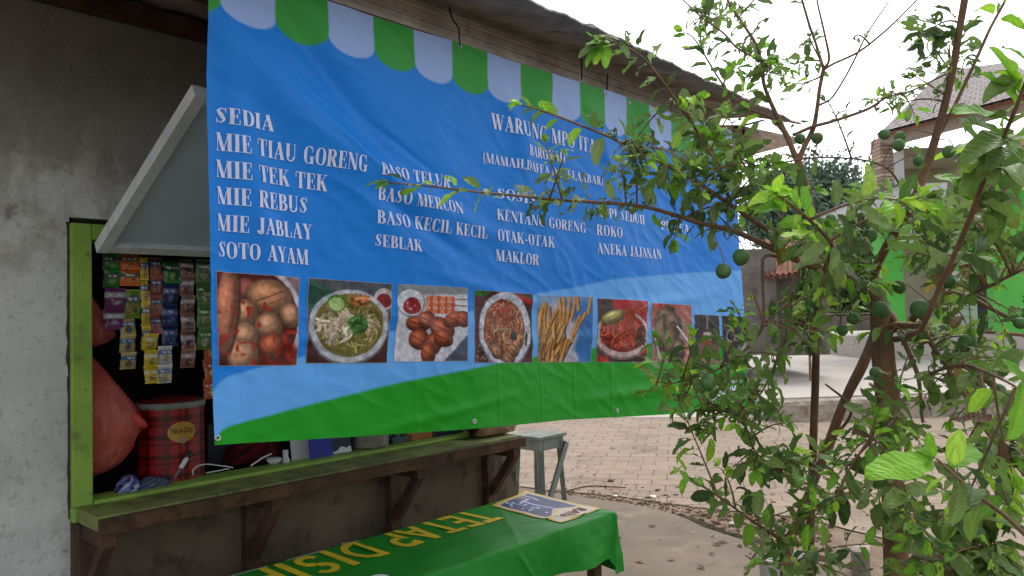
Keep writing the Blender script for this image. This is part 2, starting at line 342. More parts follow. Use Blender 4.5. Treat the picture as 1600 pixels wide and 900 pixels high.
# flap of the hatch, propped up and outwards
fl = thing('hatch_flap', 'white framed plywood flap propped open above the serving hatch', 'flap')
zh = 1.83; oc, zc = .80, 2.31; fs0, fs1 = .035, 2.25
sk = .045
def fp(s, t, h): # t 0 hinge..1 free edge, h thickness along the normal (positive is the outer, upper side)
    L = math.hypot(oc, zc - zh); a = (oc / L, (zc - zh) / L)
    return WF.P(s + sk * t, .035 + a[0] * L * t - a[1] * h, zh + a[1] * L * t + a[0] * h)
MB().box(fs0 + .03, fs1, .03, .97, -.004, .008, fp).build('panel', m_board, fl)
f2 = MB()
f2.box(fs0, fs0 + .045, 0, 1, -.03, .02, fp); f2.box(fs1 - .045, fs1, 0, 1, -.03, .02, fp)
f2.box(fs0 + .046, fs1 - .046, 0, .05, -.028, .018, fp); f2.box(fs0 + .046, fs1 - .046, .955, 1, -.028, .018, fp)
f2.build('frame', m_white, fl, bevel=.002)

# ================================================================ THE PRINTED BANNER
cn = {k: BF.px(*p) for k, p in dict(TL=(323, -64), BL=(333, 695), BR=(1168, 637), TR=(1143, 204)).items()}
def bar_o(u, z, amp=1.0):
    """how far the hanging vinyl bulges out of its plane"""
    u = np.asarray(u, float); z = np.asarray(z, float); d = np.zeros(np.broadcast(u, z).shape)
    def fold(u0, z0, ang, wd, ln, a):
        c, s = math.cos(ang), math.sin(ang); x = (u - u0) * c + (z - z0) * s; y = -(u - u0) * s + (z - z0) * c
        return 1.7 * a * np.exp(-(y / wd) ** 2) * np.exp(-(x / ln) ** 2)
    d = d + .012 * np.sin(u * 2.1 + .4) * np.clip((2.6 - z) / 1.5, 0, 1) + .008 * np.sin(u * 5.3 + z * 2.2)
    for a in ((.30, 2.18, -.75, .09, .45, .020), (.42, 2.32, -.8, .05, .35, -.014), (.62, 2.02, -.55, .06, .35, .013), (.95, 1.9, -.3, .04, .3, .008), (.8, 1.84, -.45, .03, .25, -.008),
              (.15, 1.9, -1.35, .05, .5, .012), (.06, 1.7, -1.5, .03, .6, -.008), (1.3, 2.3, -1.2, .05, .25, .008), (1.35, 2.2, 1.1, .05, .3, .008), (1.9, 2.25, -1.1, .05, .25, .010), (2.02, 2.25, 1.2, .05, .2, -.008),
              (.55, 1.55, -.35, .02, .2, .005), (.75, 1.50, -.5, .02, .14, .005), (.35, 1.45, .1, .02, .25, .004), (1.2, 1.6, -.2, .025, .3, .005), (2.3, 1.55, .1, .03, .4, .006), (2.5, 2.2, -.8, .04, .3, .008), (1.6, 1.4, .05, .03, .5, .004),
              (.9, 1.15, .1, .02, .3, .004), (2.1, 1.12, .0, .03, .4, .006), (.5, 2.1, -.6, .018, .2, .005), (.72, 2.12, -.5, .015, .2, -.004), (.9, 2.05, .6, .02, .12, .004)): d = d + fold(*a)
    def vn(X, Y, sd):
        i = np.floor(X).astype(int); j = np.floor(Y).astype(int); fx = X - i; fy = Y - j; fx = fx * fx * (3 - 2 * fx); fy = fy * fy * (3 - 2 * fy)
        h = lambda a, b: np.modf(np.abs(np.sin(a * 127.1 + b * 311.7 + sd * 74.7) * 43758.5453))[0]
        return h(i, j) * (1 - fx) * (1 - fy) + h(i + 1, j) * fx * (1 - fy) + h(i, j + 1) * (1 - fx) * fy + h(i + 1, j + 1) * fx * fy - .5
    d = d + .010 * vn(u * 3 + z * 1.5, z * 2.2 - u, 1) + .005 * vn(u * 8 + z * 6, z * 5 - u * 3, 2) + .0035 * (.5 - np.abs(vn(u * 9 + z * 4 + vn(u * 4, z * 4, 5), z * 16 + u * 7, 3)) * 2) + .0016 * vn(u * 30 + z * 14, z * 38 - u * 9, 4) + .0016 * np.exp(-((np.mod(u + .09 * np.sin(u * 4.1), .31) - .13) / .007) ** 2) * np.clip((1.75 - z) * 3, 0, 1)
    return d * amp
def bpt(u, z, lift=0.0):
    u = np.asarray(u, float); z = np.asarray(z, float); o = bar_o(u, z) + lift
    return BF.o + u[..., None] * BF.d + o[..., None] * BF.n + z[..., None] * np.array([0, 0, 1.0])
def to_px(P):
    L = (np.asarray(P) - CN) @ RN; return 800 - F * L[..., 0] / L[..., 2], 450 + F * L[..., 1] / L[..., 2]
NU, NZ = 640, 330
uu, vv = np.meshgrid(np.linspace(0, 1, NU), np.linspace(0, 1, NZ))
def bl(i): return cn['TL'][i] * (1 - uu) * (1 - vv) + cn['TR'][i] * uu * (1 - vv) + cn['BL'][i] * (1 - uu) * vv + cn['BR'][i] * uu * vv
U, Z = bl(0), bl(1)
Z = Z - .012 * np.sin(np.pi * np.mod(uu * 3.02, 1)) * (1 - vv) ** 3 - .006 * np.sin(np.pi * np.mod(uu * 2, 1)) * vv ** 3
FX, FY = to_px(BF.o + U[..., None] * BF.d + Z[..., None] * np.array([0, 0, 1.0]))
BLUE, LBLUE, GREEN, PALE = lin((20, 120, 210)), lin((92, 160, 228)), lin((26, 142, 28)), lin((146, 172, 222))
def soft(d, w=3.2): return np.clip(d / w + .5, 0, 1)[..., None]
col = np.tile(BLUE, (NZ, NU, 1))
wl_ = np.interp(FX, [333, 340, 353, 403, 480, 607, 738, 846, 900, 960, 1067, 1170], [612, 600, 590, 575, 555, 518, 485, 458, 449, 436, 427, 422])
wg_ = np.interp(FX, [325, 336, 345, 356, 460, 620, 772, 834, 929, 1019, 1170], [692, 682, 672, 666, 638, 598, 568, 558, 544, 536, 531])
a = soft(FY - wl_); col = col * (1 - a) + LBLUE * a
a = soft(FY - wg_); col = col * (1 - a) + GREEN * a
su = [BF.px(x, y)[0] for x, y in ((431, 35), (506, 55), (577, 80), (644, 100), (705, 118), (761, 137), (811, 150), (859, 165), (904, 170))]
pw = (su[-1] - su[0]) / 8; ph = (U - su[0]) / pw; ki = np.floor(ph); fx = ph - ki
tipu = [BF.px(x, y) for x, y in ((400, 44), (485, 71), (552, 93), (620, 112), (685, 129), (742, 146), (792, 162), (970, 212))]
cf = np.polyfit([t[0] for t in tipu], [t[1] for t in tipu], 1); tipz = np.polyval(cf, U)
bot = tipz + .052 * (1 - np.sqrt(np.clip(1 - (2 * fx - 1) ** 2, 0, 1)))
gs = np.where((np.mod(ki, 2) == 0)[..., None], lin((52, 146, 60)), PALE)
e = soft(np.minimum(fx, 1 - fx), .03); gs = gs * e + (lin((52, 146, 60)) + PALE) / 2 * (1 - e)
a = soft(Z - bot, .006); col = col * (1 - a) + gs * a
bann = MB().grid(bpt(U, Z), col).build('menu_banner', m_print, smooth=True)
tag(bann, 'big blue and green vinyl menu banner with food photos hanging from the eaves', 'banner')

# ---- lettering: a condensed bold serif drawn stroke by stroke
T_, t_, SH = .20, .045, .035
def rect(x0, y0, x1, y1): return [np.array([(x0, y0), (x1, y0), (x1, y1), (x0, y1)])]
def stroke(pts, wid):
    pts = np.asarray(pts, float); k = len(pts); wid = np.broadcast_to(np.asarray(wid, float), (k,)); T = np.gradient(pts, axis=0); T /= np.linalg.norm(T, axis=1)[:, None]
    n = np.stack([-T[:, 1], T[:, 0]], 1); L, Rr = pts + n * wid[:, None] / 2, pts - n * wid[:, None] / 2
    return [np.array([Rr[i], Rr[i + 1], L[i + 1], L[i]]) for i in range(k - 1)]
def vst(x, w, y0=0, y1=1, n=6, sb=True, st=True):
    r = []; ys = np.linspace(y0, y1, n + 1)
    for i in range(n): r += rect(x, ys[i], x + w, ys[i + 1])
    if sb: r += rect(x - .07, y0, x + w + .07, y0 + SH)
    if st: r += rect(x - .07, y1 - SH, x + w + .07, y1)
    return r
def arc(cx, cy, rx, ry, a0, a1, thick, thin, n=14):
    a = np.radians(np.linspace(a0, a1, n)); w = thin + (thick - thin) * np.abs(np.cos(a)) ** 1.6
    c = np.stack([cx + (rx - w / 2) * np.cos(a), cy + (ry - thin / 2) * np.sin(a)], 1)
    return stroke(c, w)
def lnst(a, b, w, n=6): return stroke(np.linspace(a, b, n), w)
def bowl(x, y0, y1, rx, th=T_): cy, ry = (y0 + y1) / 2, (y1 - y0) / 2; return rect(x, y0, x + .06, y0 + t_) + rect(x, y1 - t_, x + .06, y1) + arc(x + .05, cy, rx, ry, -90, 90, th, t_)
def tick(x, y0, y1, w=.05): return rect(x - w, y0, x, y1)
G = {}
G['A'] = (.72, lnst((.09, 0), (.36, .97), t_ + .01) + lnst((.58, 0), (.34, 1.0), T_) + rect(.17, .28, .5, .28 + t_) + rect(-.0, 0, .2, SH) + rect(.4, 0, .74, SH))
G['B'] = (.66, vst(.08, T_) + bowl(.2, .5, 1, .34) + bowl(.2, 0, .54, .40))
G['C'] = (.66, arc(.36, .5, .33, .51, 50, 310, T_, t_, 22) + rect(.58, .64, .62, 1) + rect(.58, 0, .62, .3))
G['D'] = (.70, vst(.08, T_) + bowl(.2, 0, 1, .46))
G['E'] = (.64, vst(.08, T_) + rect(.28, 0, .58, t_) + rect(.28, 1 - t_, .56, 1) + rect(.28, .49, .44, .49 + t_) + tick(.58, .0, .3) + tick(.56, .7, 1) + tick(.45, .38, .64))
G['F'] = (.60, vst(.08, T_) + rect(.28, 1 - t_, .56, 1) + rect(.28, .49, .44, .49 + t_) + tick(.56, .7, 1) + tick(.45, .38, .64))
G['G'] = (.74, arc(.36, .5, .33, .51, 50, 300, T_, t_, 22) + rect(.56, .66, .6, 1) + vst(.47, T_ - .02, 0, .42, 3, False, True))
G['H'] = (.80, vst(.08, T_) + vst(.5, T_) + rect(.28, .48, .5, .48 + t_))
G['I'] = (.38, vst(.09, T_))
G['J'] = (.52, vst(.24, T_, .2, 1, 6, False, True) + arc(.24, .2, .2, .22, 180, 360, T_, t_, 10))
G['K'] = (.76, vst(.08, T_) + lnst((.26, .42), (.6, .97), t_) + lnst((.38, .58), (.62, 0), T_) + rect(.46, 1 - SH, .72, 1) + rect(.46, 0, .76, SH))
G['L'] = (.62, vst(.08, T_) + rect(.28, 0, .56, t_) + tick(.57, 0, .36))
G['M'] = (.96, vst(.10, t_) + vst(.68, T_) + lnst((.16, 1), (.46, .0), T_) + lnst((.46, .02), (.72, 1), t_) + rect(.02, 1 - SH, .22, 1))
G['N'] = (.78, vst(.10, t_, st=False) + vst(.62, t_, sb=False) + lnst((.13, .98), (.62, .02), T_) + rect(-.0, 1 - SH, .2, 1))
G['O'] = (.72, arc(.36, .5, .34, .51, 0, 360, T_, t_, 30))
G['P'] = (.64, vst(.08, T_) + bowl(.2, .46, 1, .40))
G['R'] = (.74, vst(.08, T_) + bowl(.2, .49, 1, .38) + lnst((.40, .5), (.58, .03), T_) + rect(.54, 0, .76, SH))
th = np.linspace(0, 1, 18)
sx = np.interp(th, [0, .12, .28, .5, .72, .88, 1], [.50, .34, .15, .30, .46, .28, .08]); sy = np.interp(th, [0, .12, .28, .5, .72, .88, 1], [.82, .97, .78, .52, .25, .03, .18])
G['S'] = (.60, stroke(np.stack([sx, sy], 1), np.interp(th, [0, .12, .28, .5, .72, .88, 1], [.05, .05, .15, .24, .15, .05, .05])) + rect(.49, .68, .53, 1) + rect(.06, 0, .1, .32))
G['T'] = (.66, vst(.23, T_, st=False) + rect(.02, 1 - t_, .64, 1) + tick(.06, .66, 1, .045) + tick(.64, .66, 1, .045))
G['U'] = (.76, vst(.08, T_, .25, 1, 5, False) + vst(.58, t_, .25, 1, 5, False) + arc(.36, .27, .27, .29, 180, 360, .12, t_ + .03, 12))
G['W'] = (1.04, lnst((.14, 1), (.34, 0), T_) + lnst((.34, 0), (.54, .98), t_) + lnst((.52, 1), (.72, 0), T_) + lnst((.72, 0), (.94, .98), t_) + rect(-.0, 1 - SH, .32, 1) + rect(.38, 1 - SH, .68, 1) + rect(.84, 1 - SH, 1.06, 1))
G['Y'] = (.70, lnst((.14, 1), (.36, .45), T_) + lnst((.38, .47), (.60, .98), t_) + vst(.26, T_, 0, .48, 3, True, False) + rect(0, 1 - SH, .32, 1) + rect(.48, 1 - SH, .74, 1))
G[','] = (.26, rect(.06, 0, .22, .16) + lnst((.2, .02), (.09, -.18), .05, 3)); G['-'] = (.42, rect(.06, .32, .36, .42)); G['.'] = (.26, rect(.05, 0, .2, .15))
G['('] = (.34, arc(.36, .42, .27, .66, 115, 245, .12, .03)); G[')'] = (.34, arc(-.04, .42, .27, .66, -65, 65, .12, .03)); G[' '] = (.34, [])
m_letters = M('white_print', (206, 212, 236), (196, 204, 230), 3, .5, 0)
def serif(text, x0, y0, x1, y1, ytop, spc=.03):
    """letters between two baseline pixels, cap height from the first one"""
    a = np.array(BF.px(x0, y0)); b = np.array(BF.px(x1, y1)); h = BF.px(x0, ytop)[1] - a[1]
    wtot = sum(G[ch][0] + spc for ch in text) - spc; L = np.linalg.norm(b - a); dx = (b - a) / L; up = np.array([-.02, 1.0])
    pen, m, k = 0.0, MB(), 0
    for ch in text:
        for q in G[ch][1]:
            P = a + (q[:, :1] + pen) / wtot * L * dx + q[:, 1:] * h * up
            m.add(bpt(P[:, 0], P[:, 1], .0025 + .00012 * (k % 9)), [(0, 1, 2, 3)]); k += 1
        pen += G[ch][0] + spc
        if ch == ' ' or ch == ',': m.build('menu_lettering', m_letters, bann); m = MB()
    return m.build('menu_lettering', m_letters, bann)
for l in (('SEDIA', 339, 190, 426, 206.5, 165), ('MIE TIAU GORENG', 340, 233, 564, 271.5, 205), ('MIE TEK TEK', 340, 275, 508, 300, 248), ('MIE REBUS', 341, 317, 480, 334, 290), ('MIE JABLAY', 341, 359, 487, 375, 333), ('SOTO AYAM', 342, 401, 482, 414, 375.5),
          ('BASO TELUR', 585, 275, 703, 294, 255.5), ('BASO MERCON', 584, 313, 721, 335, 293), ('BASO KECIL KECIL', 583, 349.5, 760, 373.5, 329), ('SEBLAK', 582, 384.5, 654, 394, 365.5),
          ('WARUNG MPO ITA', 769, 200, 929, 240.5, 176), ('BAROKAH', 822.5, 243, 882.5, 255, 227), ('(MAMAH,DAFFA,DAFFI,AKBAR)', 755, 252.5, 941.5, 290.5, 237.5),
          ('SOSIS', 776, 310, 838, 320, 293), ('KENTANG GORENG', 776, 343, 916, 364, 326), ('OTAK-OTAK', 776, 375.5, 867.5, 387, 358), ('MAKLOR', 775, 407, 844, 414.5, 389.5),
          ('KOPI SEDUH', 931, 337.5, 1009, 351, 322), ('ROKO', 932, 367, 971, 372, 350.5), ('ANEKA JAJANAN', 933, 396, 1036, 405, 379.5), ('PULSA', 1035, 358, 1080, 366, 343)): serif(*l)
# sans letters from Blender's own font
def font_mesh(text, bold=0.0):
    cu = bpy.data.curves.new('txt', 'FONT'); cu.body = text; cu.offset = bold; cu.resolution_u = 3
    ob = bpy.data.objects.new('txt', cu); COL.objects.link(ob); dg = bpy.context.evaluated_depsgraph_get()
    me = ob.evaluated_get(dg).to_mesh(); V = np.array([v.co[:] for v in me.vertices]); Fc = [tuple(p.vertices) for p in me.polygons]
    ob.evaluated_get(dg).to_mesh_clear(); bpy.data.objects.remove(ob); bpy.data.curves.remove(cu)
    V = V[:, :2]; V = V - V.min(0); V = V / V[:, 1].max(); return V, Fc
def sans(text, x0, y0, x1, y1, ytop, bold=0):
    V, Fc = font_mesh(text, bold); a = np.array(BF.px(x0, y0)); b = np.array(BF.px(x1, y1)); h = BF.px(x0, ytop)[1] - a[1]
    P = a + V[:, :1] / V[:, 0].max() * (b - a) + V[:, 1:] * h * np.array([0, 1.0])
    MB().add(bpt(P[:, 0], P[:, 1], .003), Fc).build('payment_lettering', m_letters, bann)
sans('Bayar', 1094, 603, 1119, 601.4, 591); sans('Dengan', 1123, 601.1, 1156, 599, 589.5); sans('gopay', 1113, 627, 1150, 622, 606, .03)
q = np.array(BF.px(1115, 612)); aa = np.linspace(0, 2 * math.pi, 16, endpoint=False)
MB().add(bpt(q[0] + .014 * np.cos(aa), q[1] + .014 * np.sin(aa), .004), [tuple(range(16))]).build('payment_emblem', M('emblem_blue', (40, 110, 210), bmp=0), bann)

# ---- the printed food photographs
class Pic:
    def __init__(p, n, bgc, seed):
        p.n = n; p.y, p.x = np.mgrid[0:n, 0:n] / (n - 1.0); p.a = np.tile(np.asarray(bgc, float), (n, n, 1)); p.r = np.random.default_rng(seed)
    def noise(p, sc, seed=0):
        g = np.random.default_rng(seed + sc).random((sc + 2, sc + 2)); X, Y = p.x * sc, p.y * sc; i, j = X.astype(int), Y.astype(int); fx, fy = X - i, Y - j
        fx = fx * fx * (3 - 2 * fx); fy = fy * fy * (3 - 2 * fy)
        return g[j, i] * (1 - fx) * (1 - fy) + g[j, i + 1] * fx * (1 - fy) + g[j + 1, i] * (1 - fx) * fy + g[j + 1, i + 1] * fx * fy
    def put(p, m, c): m = np.clip(m, 0, 1)[..., None]; p.a = p.a * (1 - m) + np.asarray(c, float) * m
    def ell(p, cx, cy, rx, ry, c, rot=0, sf=.04, wob=0, seed=0):
        X, Y = p.x - cx, p.y - cy; cr, sr = math.cos(rot), math.sin(rot); X, Y = X * cr + Y * sr, -X * sr + Y * cr
        d = np.sqrt((X / rx) ** 2 + (Y / ry) ** 2) + (wob * (p.noise(9, seed) - .5) if wob else 0)
        p.put((1 - d) / sf + .5, c); return d
    def ball(p, cx, cy, rx, ry, c, rot=0, wob=.10, seed=0):     # lit, rounded lump
        p.ell(cx + .012, cy + .02, rx * 1.08, ry * 1.08, np.asarray(c) * .45, rot, .12, wob, seed)
        p.ell(cx, cy, rx, ry, np.asarray(c) * .6, rot, .06, wob, seed); p.ell(cx - rx * .15, cy - ry * .18, rx * .72, ry * .7, np.asarray(c) * .97, rot, .6, wob, seed + 1)
        p.ell(cx - rx * .25, cy - ry * .3, rx * .35, ry * .3, np.minimum(255, np.asarray(c) * 1.16), rot, .8, wob, seed + 2)
    def line(p, x0, y0, x1, y1, w, c, bend=0):
        for k in range(7 if bend else 1):
            n = 7 if bend else 1
            def pt(t): return (x0 + (x1 - x0) * t - (y1 - y0) * bend * 4 * t * (1 - t), y0 + (y1 - y0) * t + (x1 - x0) * bend * 4 * t * (1 - t))
            (ax, ay), (bx, by) = pt(k / n), pt((k + 1) / n); dx, dy = bx - ax, by - ay; L2 = dx * dx + dy * dy + 1e-9
            t = np.clip(((p.x - ax) * dx + (p.y - ay) * dy) / L2, 0, 1); d = np.hypot(p.x - ax - t * dx, p.y - ay - t * dy)
            p.put((w - d) / .012 + .5, c)
    def grain(p, amt, sc=40, seed=3): p.a = np.clip(p.a * (1 + .45 * amt * (p.noise(sc, seed) - .5) * 2)[..., None], 0, 255)
    def noodles(p, cx, cy, rx, ry, cols, n, w):
        for _ in range(n):
            a, r = p.r.random() * 6.28, math.sqrt(p.r.random()); x, y = cx + rx * r * math.cos(a), cy + ry * r * math.sin(a); b = p.r.random() * 6.28; L = .06 + .12 * p.r.random()
            c = np.asarray(cols[p.r.integers(len(cols))]) * (.7 + .5 * p.r.random())
            x1, y1 = x + L * math.cos(b), y + L * math.sin(b)
            if ((x1 - cx) / rx) ** 2 + ((y1 - cy) / ry) ** 2 > 1: continue
            p.line(x, y, x1, y1, w, np.minimum(c, 255), (p.r.random() - .5) * .7)
def pic_balls(n):
    p = Pic(n, (150, 120, 130), 1); p.ell(.35, .5, .72, .62, (210, 205, 215)); p.ell(.33, .5, .66, .57, (92, 24, 16), 0, .03); p.ell(.7, .85, .3, .2, (128, 36, 20), .3, .4)
    p.grain(.35, 14); p.ball(.35, .17, .12, .12, (170, 96, 84), seed=1); p.ball(.62, .24, .27, .19, (206, 150, 112), .1, seed=2); p.line(.45, .3, .85, .14, .006, (120, 60, 40)); p.line(.5, .36, .9, .2, .005, (140, 80, 50))
    for x, y, r, s in ((.33, .42, .15, 3), (.62, .55, .16, 4), (.88, .43, .14, 5), (.34, .67, .15, 6), (.66, .78, .15, 7), (.3, .88, .19, 8)): p.ball(x, y, r, r * .9, (214, 164, 128) if s != 7 else (196, 110, 80), seed=s)
    p.ball(.12, .42, .14, .46, (214, 140, 108), .12, seed=11); p.grain(.25, 26, 5); p.put((p.noise(16, 9) - .72) * 6 * (p.y > .3), (176, 52, 34)); return p.a
def pic_soup(n):
    p = Pic(n, (92, 98, 104), 2); p.put((p.y - .62) * 8, (78, 44, 38)); p.ell(.05, .2, .22, .16, (62, 108, 90)); p.ell(.05, .2, .15, .1, (50, 90, 76)); p.ell(.9, .2, .13, .14, (200, 192, 196)); p.ell(.9, .22, .1, .09, (140, 40, 36))
    p.ell(.5, .57, .49, .46, (120, 120, 130)); p.ell(.5, .55, .48, .445, (196, 198, 208)); p.ell(.5, .54, .415, .385, (128, 118, 62)); p.grain(.3, 18)
    p.noodles(.5, .55, .38, .35, ((196, 180, 120), (150, 140, 80), (120, 128, 62)), 150, .008); p.noodles(.33, .55, .24, .24, ((222, 208, 186), (190, 170, 146)), 90, .012); p.noodles(.75, .5, .16, .2, ((214, 200, 170), (170, 150, 110)), 40, .011)
    p.noodles(.58, .22, .15, .07, ((206, 140, 84), (180, 110, 60)), 40, .012); p.noodles(.6, .52, .12, .12, ((70, 140, 52), (96, 168, 70), (50, 100, 40)), 90, .010)
    p.ell(.33, .28, .11, .10, (96, 150, 62), .3); p.ell(.33, .29, .09, .08, (190, 214, 140), .3); p.line(.27, .24, .4, .33, .004, (150, 180, 100)); p.grain(.2, 40); return p.a
def pic_sausage(n):
    p = Pic(n, (128, 132, 140), 3); p.put((.25 - p.y) * 5, (150, 156, 162)); p.put((p.x * .9 + p.y - 1.45) * 8, (88, 100, 118)); p.put((.13 - p.x) * 12 * (p.y > .4), (70, 74, 84))
    X, Y = p.x, p.y; plate = np.minimum.reduce([(Y - .1 + (X - .5) * .05) * 30, (X - .02 + .06 * Y) * 40, (1.02 - Y) * 40, (1.62 - X - Y * .95) * 30]); p.put(plate, (216, 216, 228))
    for k, y in enumerate((.17, .25, .33)):
        p.line(.78, y, 1, y + .01 * (k - 1), .007, (120, 76, 60))
        for i in range(8): p.ell(.4 + i * .052, y, .03, .045, (206, 96, 66) if i % 2 else (226, 150, 112), .2, .2)
    p.ell(.18, .24, .19, .19, (150, 156, 172)); p.ell(.17, .23, .175, .17, (222, 224, 234)); p.ell(.19, .28, .12, .11, (150, 28, 36), 0, .06, .2, 3); p.put((p.noise(22, 4) - .8) * 9 * (np.hypot(p.x - .19, p.y - .28) < .1), (230, 150, 150))
    for x, y, rx, ry, r, s in ((.25, .5, .14, .09, .2, 1), (.38, .44, .12, .1, -.3, 2), (.6, .55, .18, .13, .5, 3), (.78, .43, .16, .09, -.3, 4), (.92, .42, .09, .1, .3, 5), (.3, .7, .13, .12, .4, 6), (.5, .75, .1, .14, .1, 7), (.43, .88, .09, .13, .1, 8), (.62, .68, .13, .1, .4, 9)):
        p.ball(x, y, rx, ry, (196, 108, 78), r, seed=s); p.line(x - rx * .7, y - ry * .3, x + rx * .6, y + ry * .4, .006, (120, 52, 38))
    p.grain(.22, 30, 8); return p.a
def pic_stirfry(n):
    p = Pic(n, (72, 54, 56), 4); p.put((p.noise(40, 2) - .55) * 5 * (p.x < .25), (150, 104, 86)); p.put((p.y - .75) * (p.x - .7) * 60, (96, 50, 56))
    for i in range(7): p.line(.7 + i * .045, .02 + i * .012, .92 + i * .03, .13 + i * .01, .014, (176, 40, 40), .1)
    p.ell(.1, .03, .16, .05, (52, 110, 50)); p.ell(.52, .54, .46, .54, (140, 144, 164)); p.ell(.52, .52, .445, .52, (206, 210, 226)); p.ell(.5, .54, .36, .43, (138, 92, 70)); p.grain(.3, 20)
    p.noodles(.5, .52, .35, .42, ((206, 154, 110), (170, 104, 72), (228, 190, 150), (150, 84, 60), (196, 120, 92)), 260, .010); p.noodles(.5, .3, .2, .18, ((206, 110, 84), (176, 80, 62)), 50, .010)
    for x, y in ((.36, .84), (.62, .82), (.56, .92)): p.ball(x, y, .1, .08, (196, 148, 112), .3, seed=int(x * 99)); p.line(x - .04, y - .03, x + .04, y + .03, .006, (84, 50, 40))
    p.ell(.66, .62, .06, .07, (44, 62, 44), .4, .2); p.ell(.88, .66, .025, .1, (50, 74, 46), .2, .2); p.grain(.3, 36, 6); return p.a
def pic_fries(n):
    p = Pic(n, (62, 128, 196), 5); p.put((.3 - p.y - p.x * .2) * 6, (130, 168, 206)); p.ell(.28, .6, .42, .5, (190, 190, 204), 0, .2); p.ell(.55, .95, .2, .15, (186, 186, 202), 0, .3)
    for i in range(46):
        x, y = p.r.random() * .5, .3 + p.r.random() * .62; a = 1.85 + (p.r.random() - .5) * .9; L = .14 + .12 * p.r.random(); c = np.array((206, 152, 84)) * (.75 + .35 * p.r.random()); dx, dy = L * math.cos(a), L * math.sin(a)
        p.line(x - dx + .012, y - dy + .01, x + dx + .012, y + dy + .01, .026, c * .5); p.line(x - dx, y - dy, x + dx, y + dy, .023, c); p.line(x - dx - .006, y - dy, x + dx - .006, y + dy, .008, np.minimum(255, c * 1.15))
    for x0, y0, x1, y1 in ((.38, .05, .4, .4), (.46, .04, .45, .42), (.56, .03, .52, .4), (.66, .03, .6, .36), (.7, .02, .72, .2), (.95, .02, .9, .25), (.85, .25, .55, .72), (.75, .3, .6, .6)):
        p.line(x0 + .012, y0, x1 + .012, y1, .026, (110, 76, 44)); p.line(x0, y0, x1, y1, .024, (214, 160, 92))
    p.grain(.15, 40); return p.a
def pic_rednoodle(n):
    p = Pic(n, (86, 62, 56), 6); p.put((p.y - .85) * 8, (60, 40, 42)); p.put((p.y - .88) * (.3 - p.x) * 120, (180, 46, 40)); p.ell(.5, .58, .55, .38, (150, 120, 122)); p.ell(.5, .55, .54, .37, (214, 186, 186)); p.ell(.5, .53, .46, .31, (126, 46, 34)); p.grain(.3, 16)
    p.noodles(.48, .5, .45, .30, ((196, 84, 56), (166, 58, 40), (214, 110, 74)), 240, .013); p.ball(.3, .27, .24, .09, (206, 198, 130), -.3, seed=3); p.noodles(.86, .6, .12, .2, ((70, 50, 44), (110, 90, 70)), 50, .012)
    for i in range(7): p.line(.58 + i * .025, .12, .5 + i * .035, .5, .011, (190 - i * 6, 74, 50), .06)
    p.line(.75, .18, 1, .06, .012, (196, 130, 84)); p.line(.77, .22, 1, .12, .012, (170, 106, 66)); p.grain(.25, 36); return p.a
def pic_bagmeat(n):
    p = Pic(n, (186, 120, 108), 7); p.put((p.noise(5, 3) - .5) * 4 * (p.x < .25), (196, 60, 56)); p.put((p.x * .8 + p.y * .6 - .95) * 4, (196, 132, 124)); p.ell(.42, .62, .42, .52, (150, 128, 128), .2, .2)
    for x, y, rx, ry, r, s in ((.32, .25, .26, .2, -.6, 1), (.25, .48, .18, .3, .3, 2), (.5, .36, .2, .22, .4, 3), (.45, .62, .17, .3, .2, 4), (.65, .75, .13, .17, 0, 5)): p.ball(x, y, rx, ry, (140, 116, 96), r, .2, seed=s)
    p.line(.62, .38, 1, .72, .018, (226, 210, 216)); p.line(.03, .45, .2, .95, .016, (214, 190, 196)); p.ell(.82, .75, .06, .06, (176, 120, 70), 0, .3); p.grain(.35, 44); return p.a
def pic_drink(n):
    p = Pic(n, (66, 62, 62), 8); p.put((.06 - np.abs(p.x - .5)) * 20 * (p.y < .3), (140, 140, 140)); p.put((p.y - .5) * 6, (134, 96, 96)); p.put((p.y - .88) * 12, (160, 116, 110)); p.put((.2 - np.abs(p.x - .5)) * 12 * (p.y > .38) * (p.y < .97), (176, 112, 84)); p.put((.19 - np.abs(p.x - .5)) * 12 * (p.y > .36) * (p.y < .52), (206, 190, 184)); p.ell(.5, .68, .14, .2, (150, 76, 52), 0, .6); p.grain(.15, 20); return p.a
def pic_cup(n):
    p = Pic(n, (48, 46, 52), 9); p.ell(.45, .72, .34, .26, (120, 116, 130)); p.ell(.45, .6, .28, .1, (60, 56, 62)); p.ell(.35, .42, .2, .15, (150, 146, 150)); p.ell(.35, .42, .14, .1, (50, 46, 50)); p.put((p.x + p.y - 1.45) * 8, (190, 186, 200)); p.grain(.3, 20); return p.a
quads = (((338, 423), (468, 434), (462, 571), (341, 572)), ((482, 434), (610, 444), (602, 567), (477, 568)), ((619, 444), (728, 450), (726, 564), (613, 565)), ((739, 453), (834, 459), (833, 567), (737, 567)), ((843, 461), (928, 464), (928, 566), (842, 566)),
         ((935, 466), (1012, 470), (1012, 566), (936, 566)), ((1018, 473), (1083, 477), (1086, 566), (1019, 566)), ((1088, 491), (1124, 493), (1126, 567), (1091, 567)), ((1128, 493), (1160, 495), (1163, 567), (1131, 567)))
plab = ('food photo of brown meatballs in red sauce', 'food photo of noodle soup with lime', 'food photo of fried sausages on white plate', 'food photo of stir fry in oval bowl', 'food photo of chips on blue', 'food photo of red noodles', 'food photo of grey meatballs in bag', 'food photo of iced drink', 'dark food photo with grey cup')
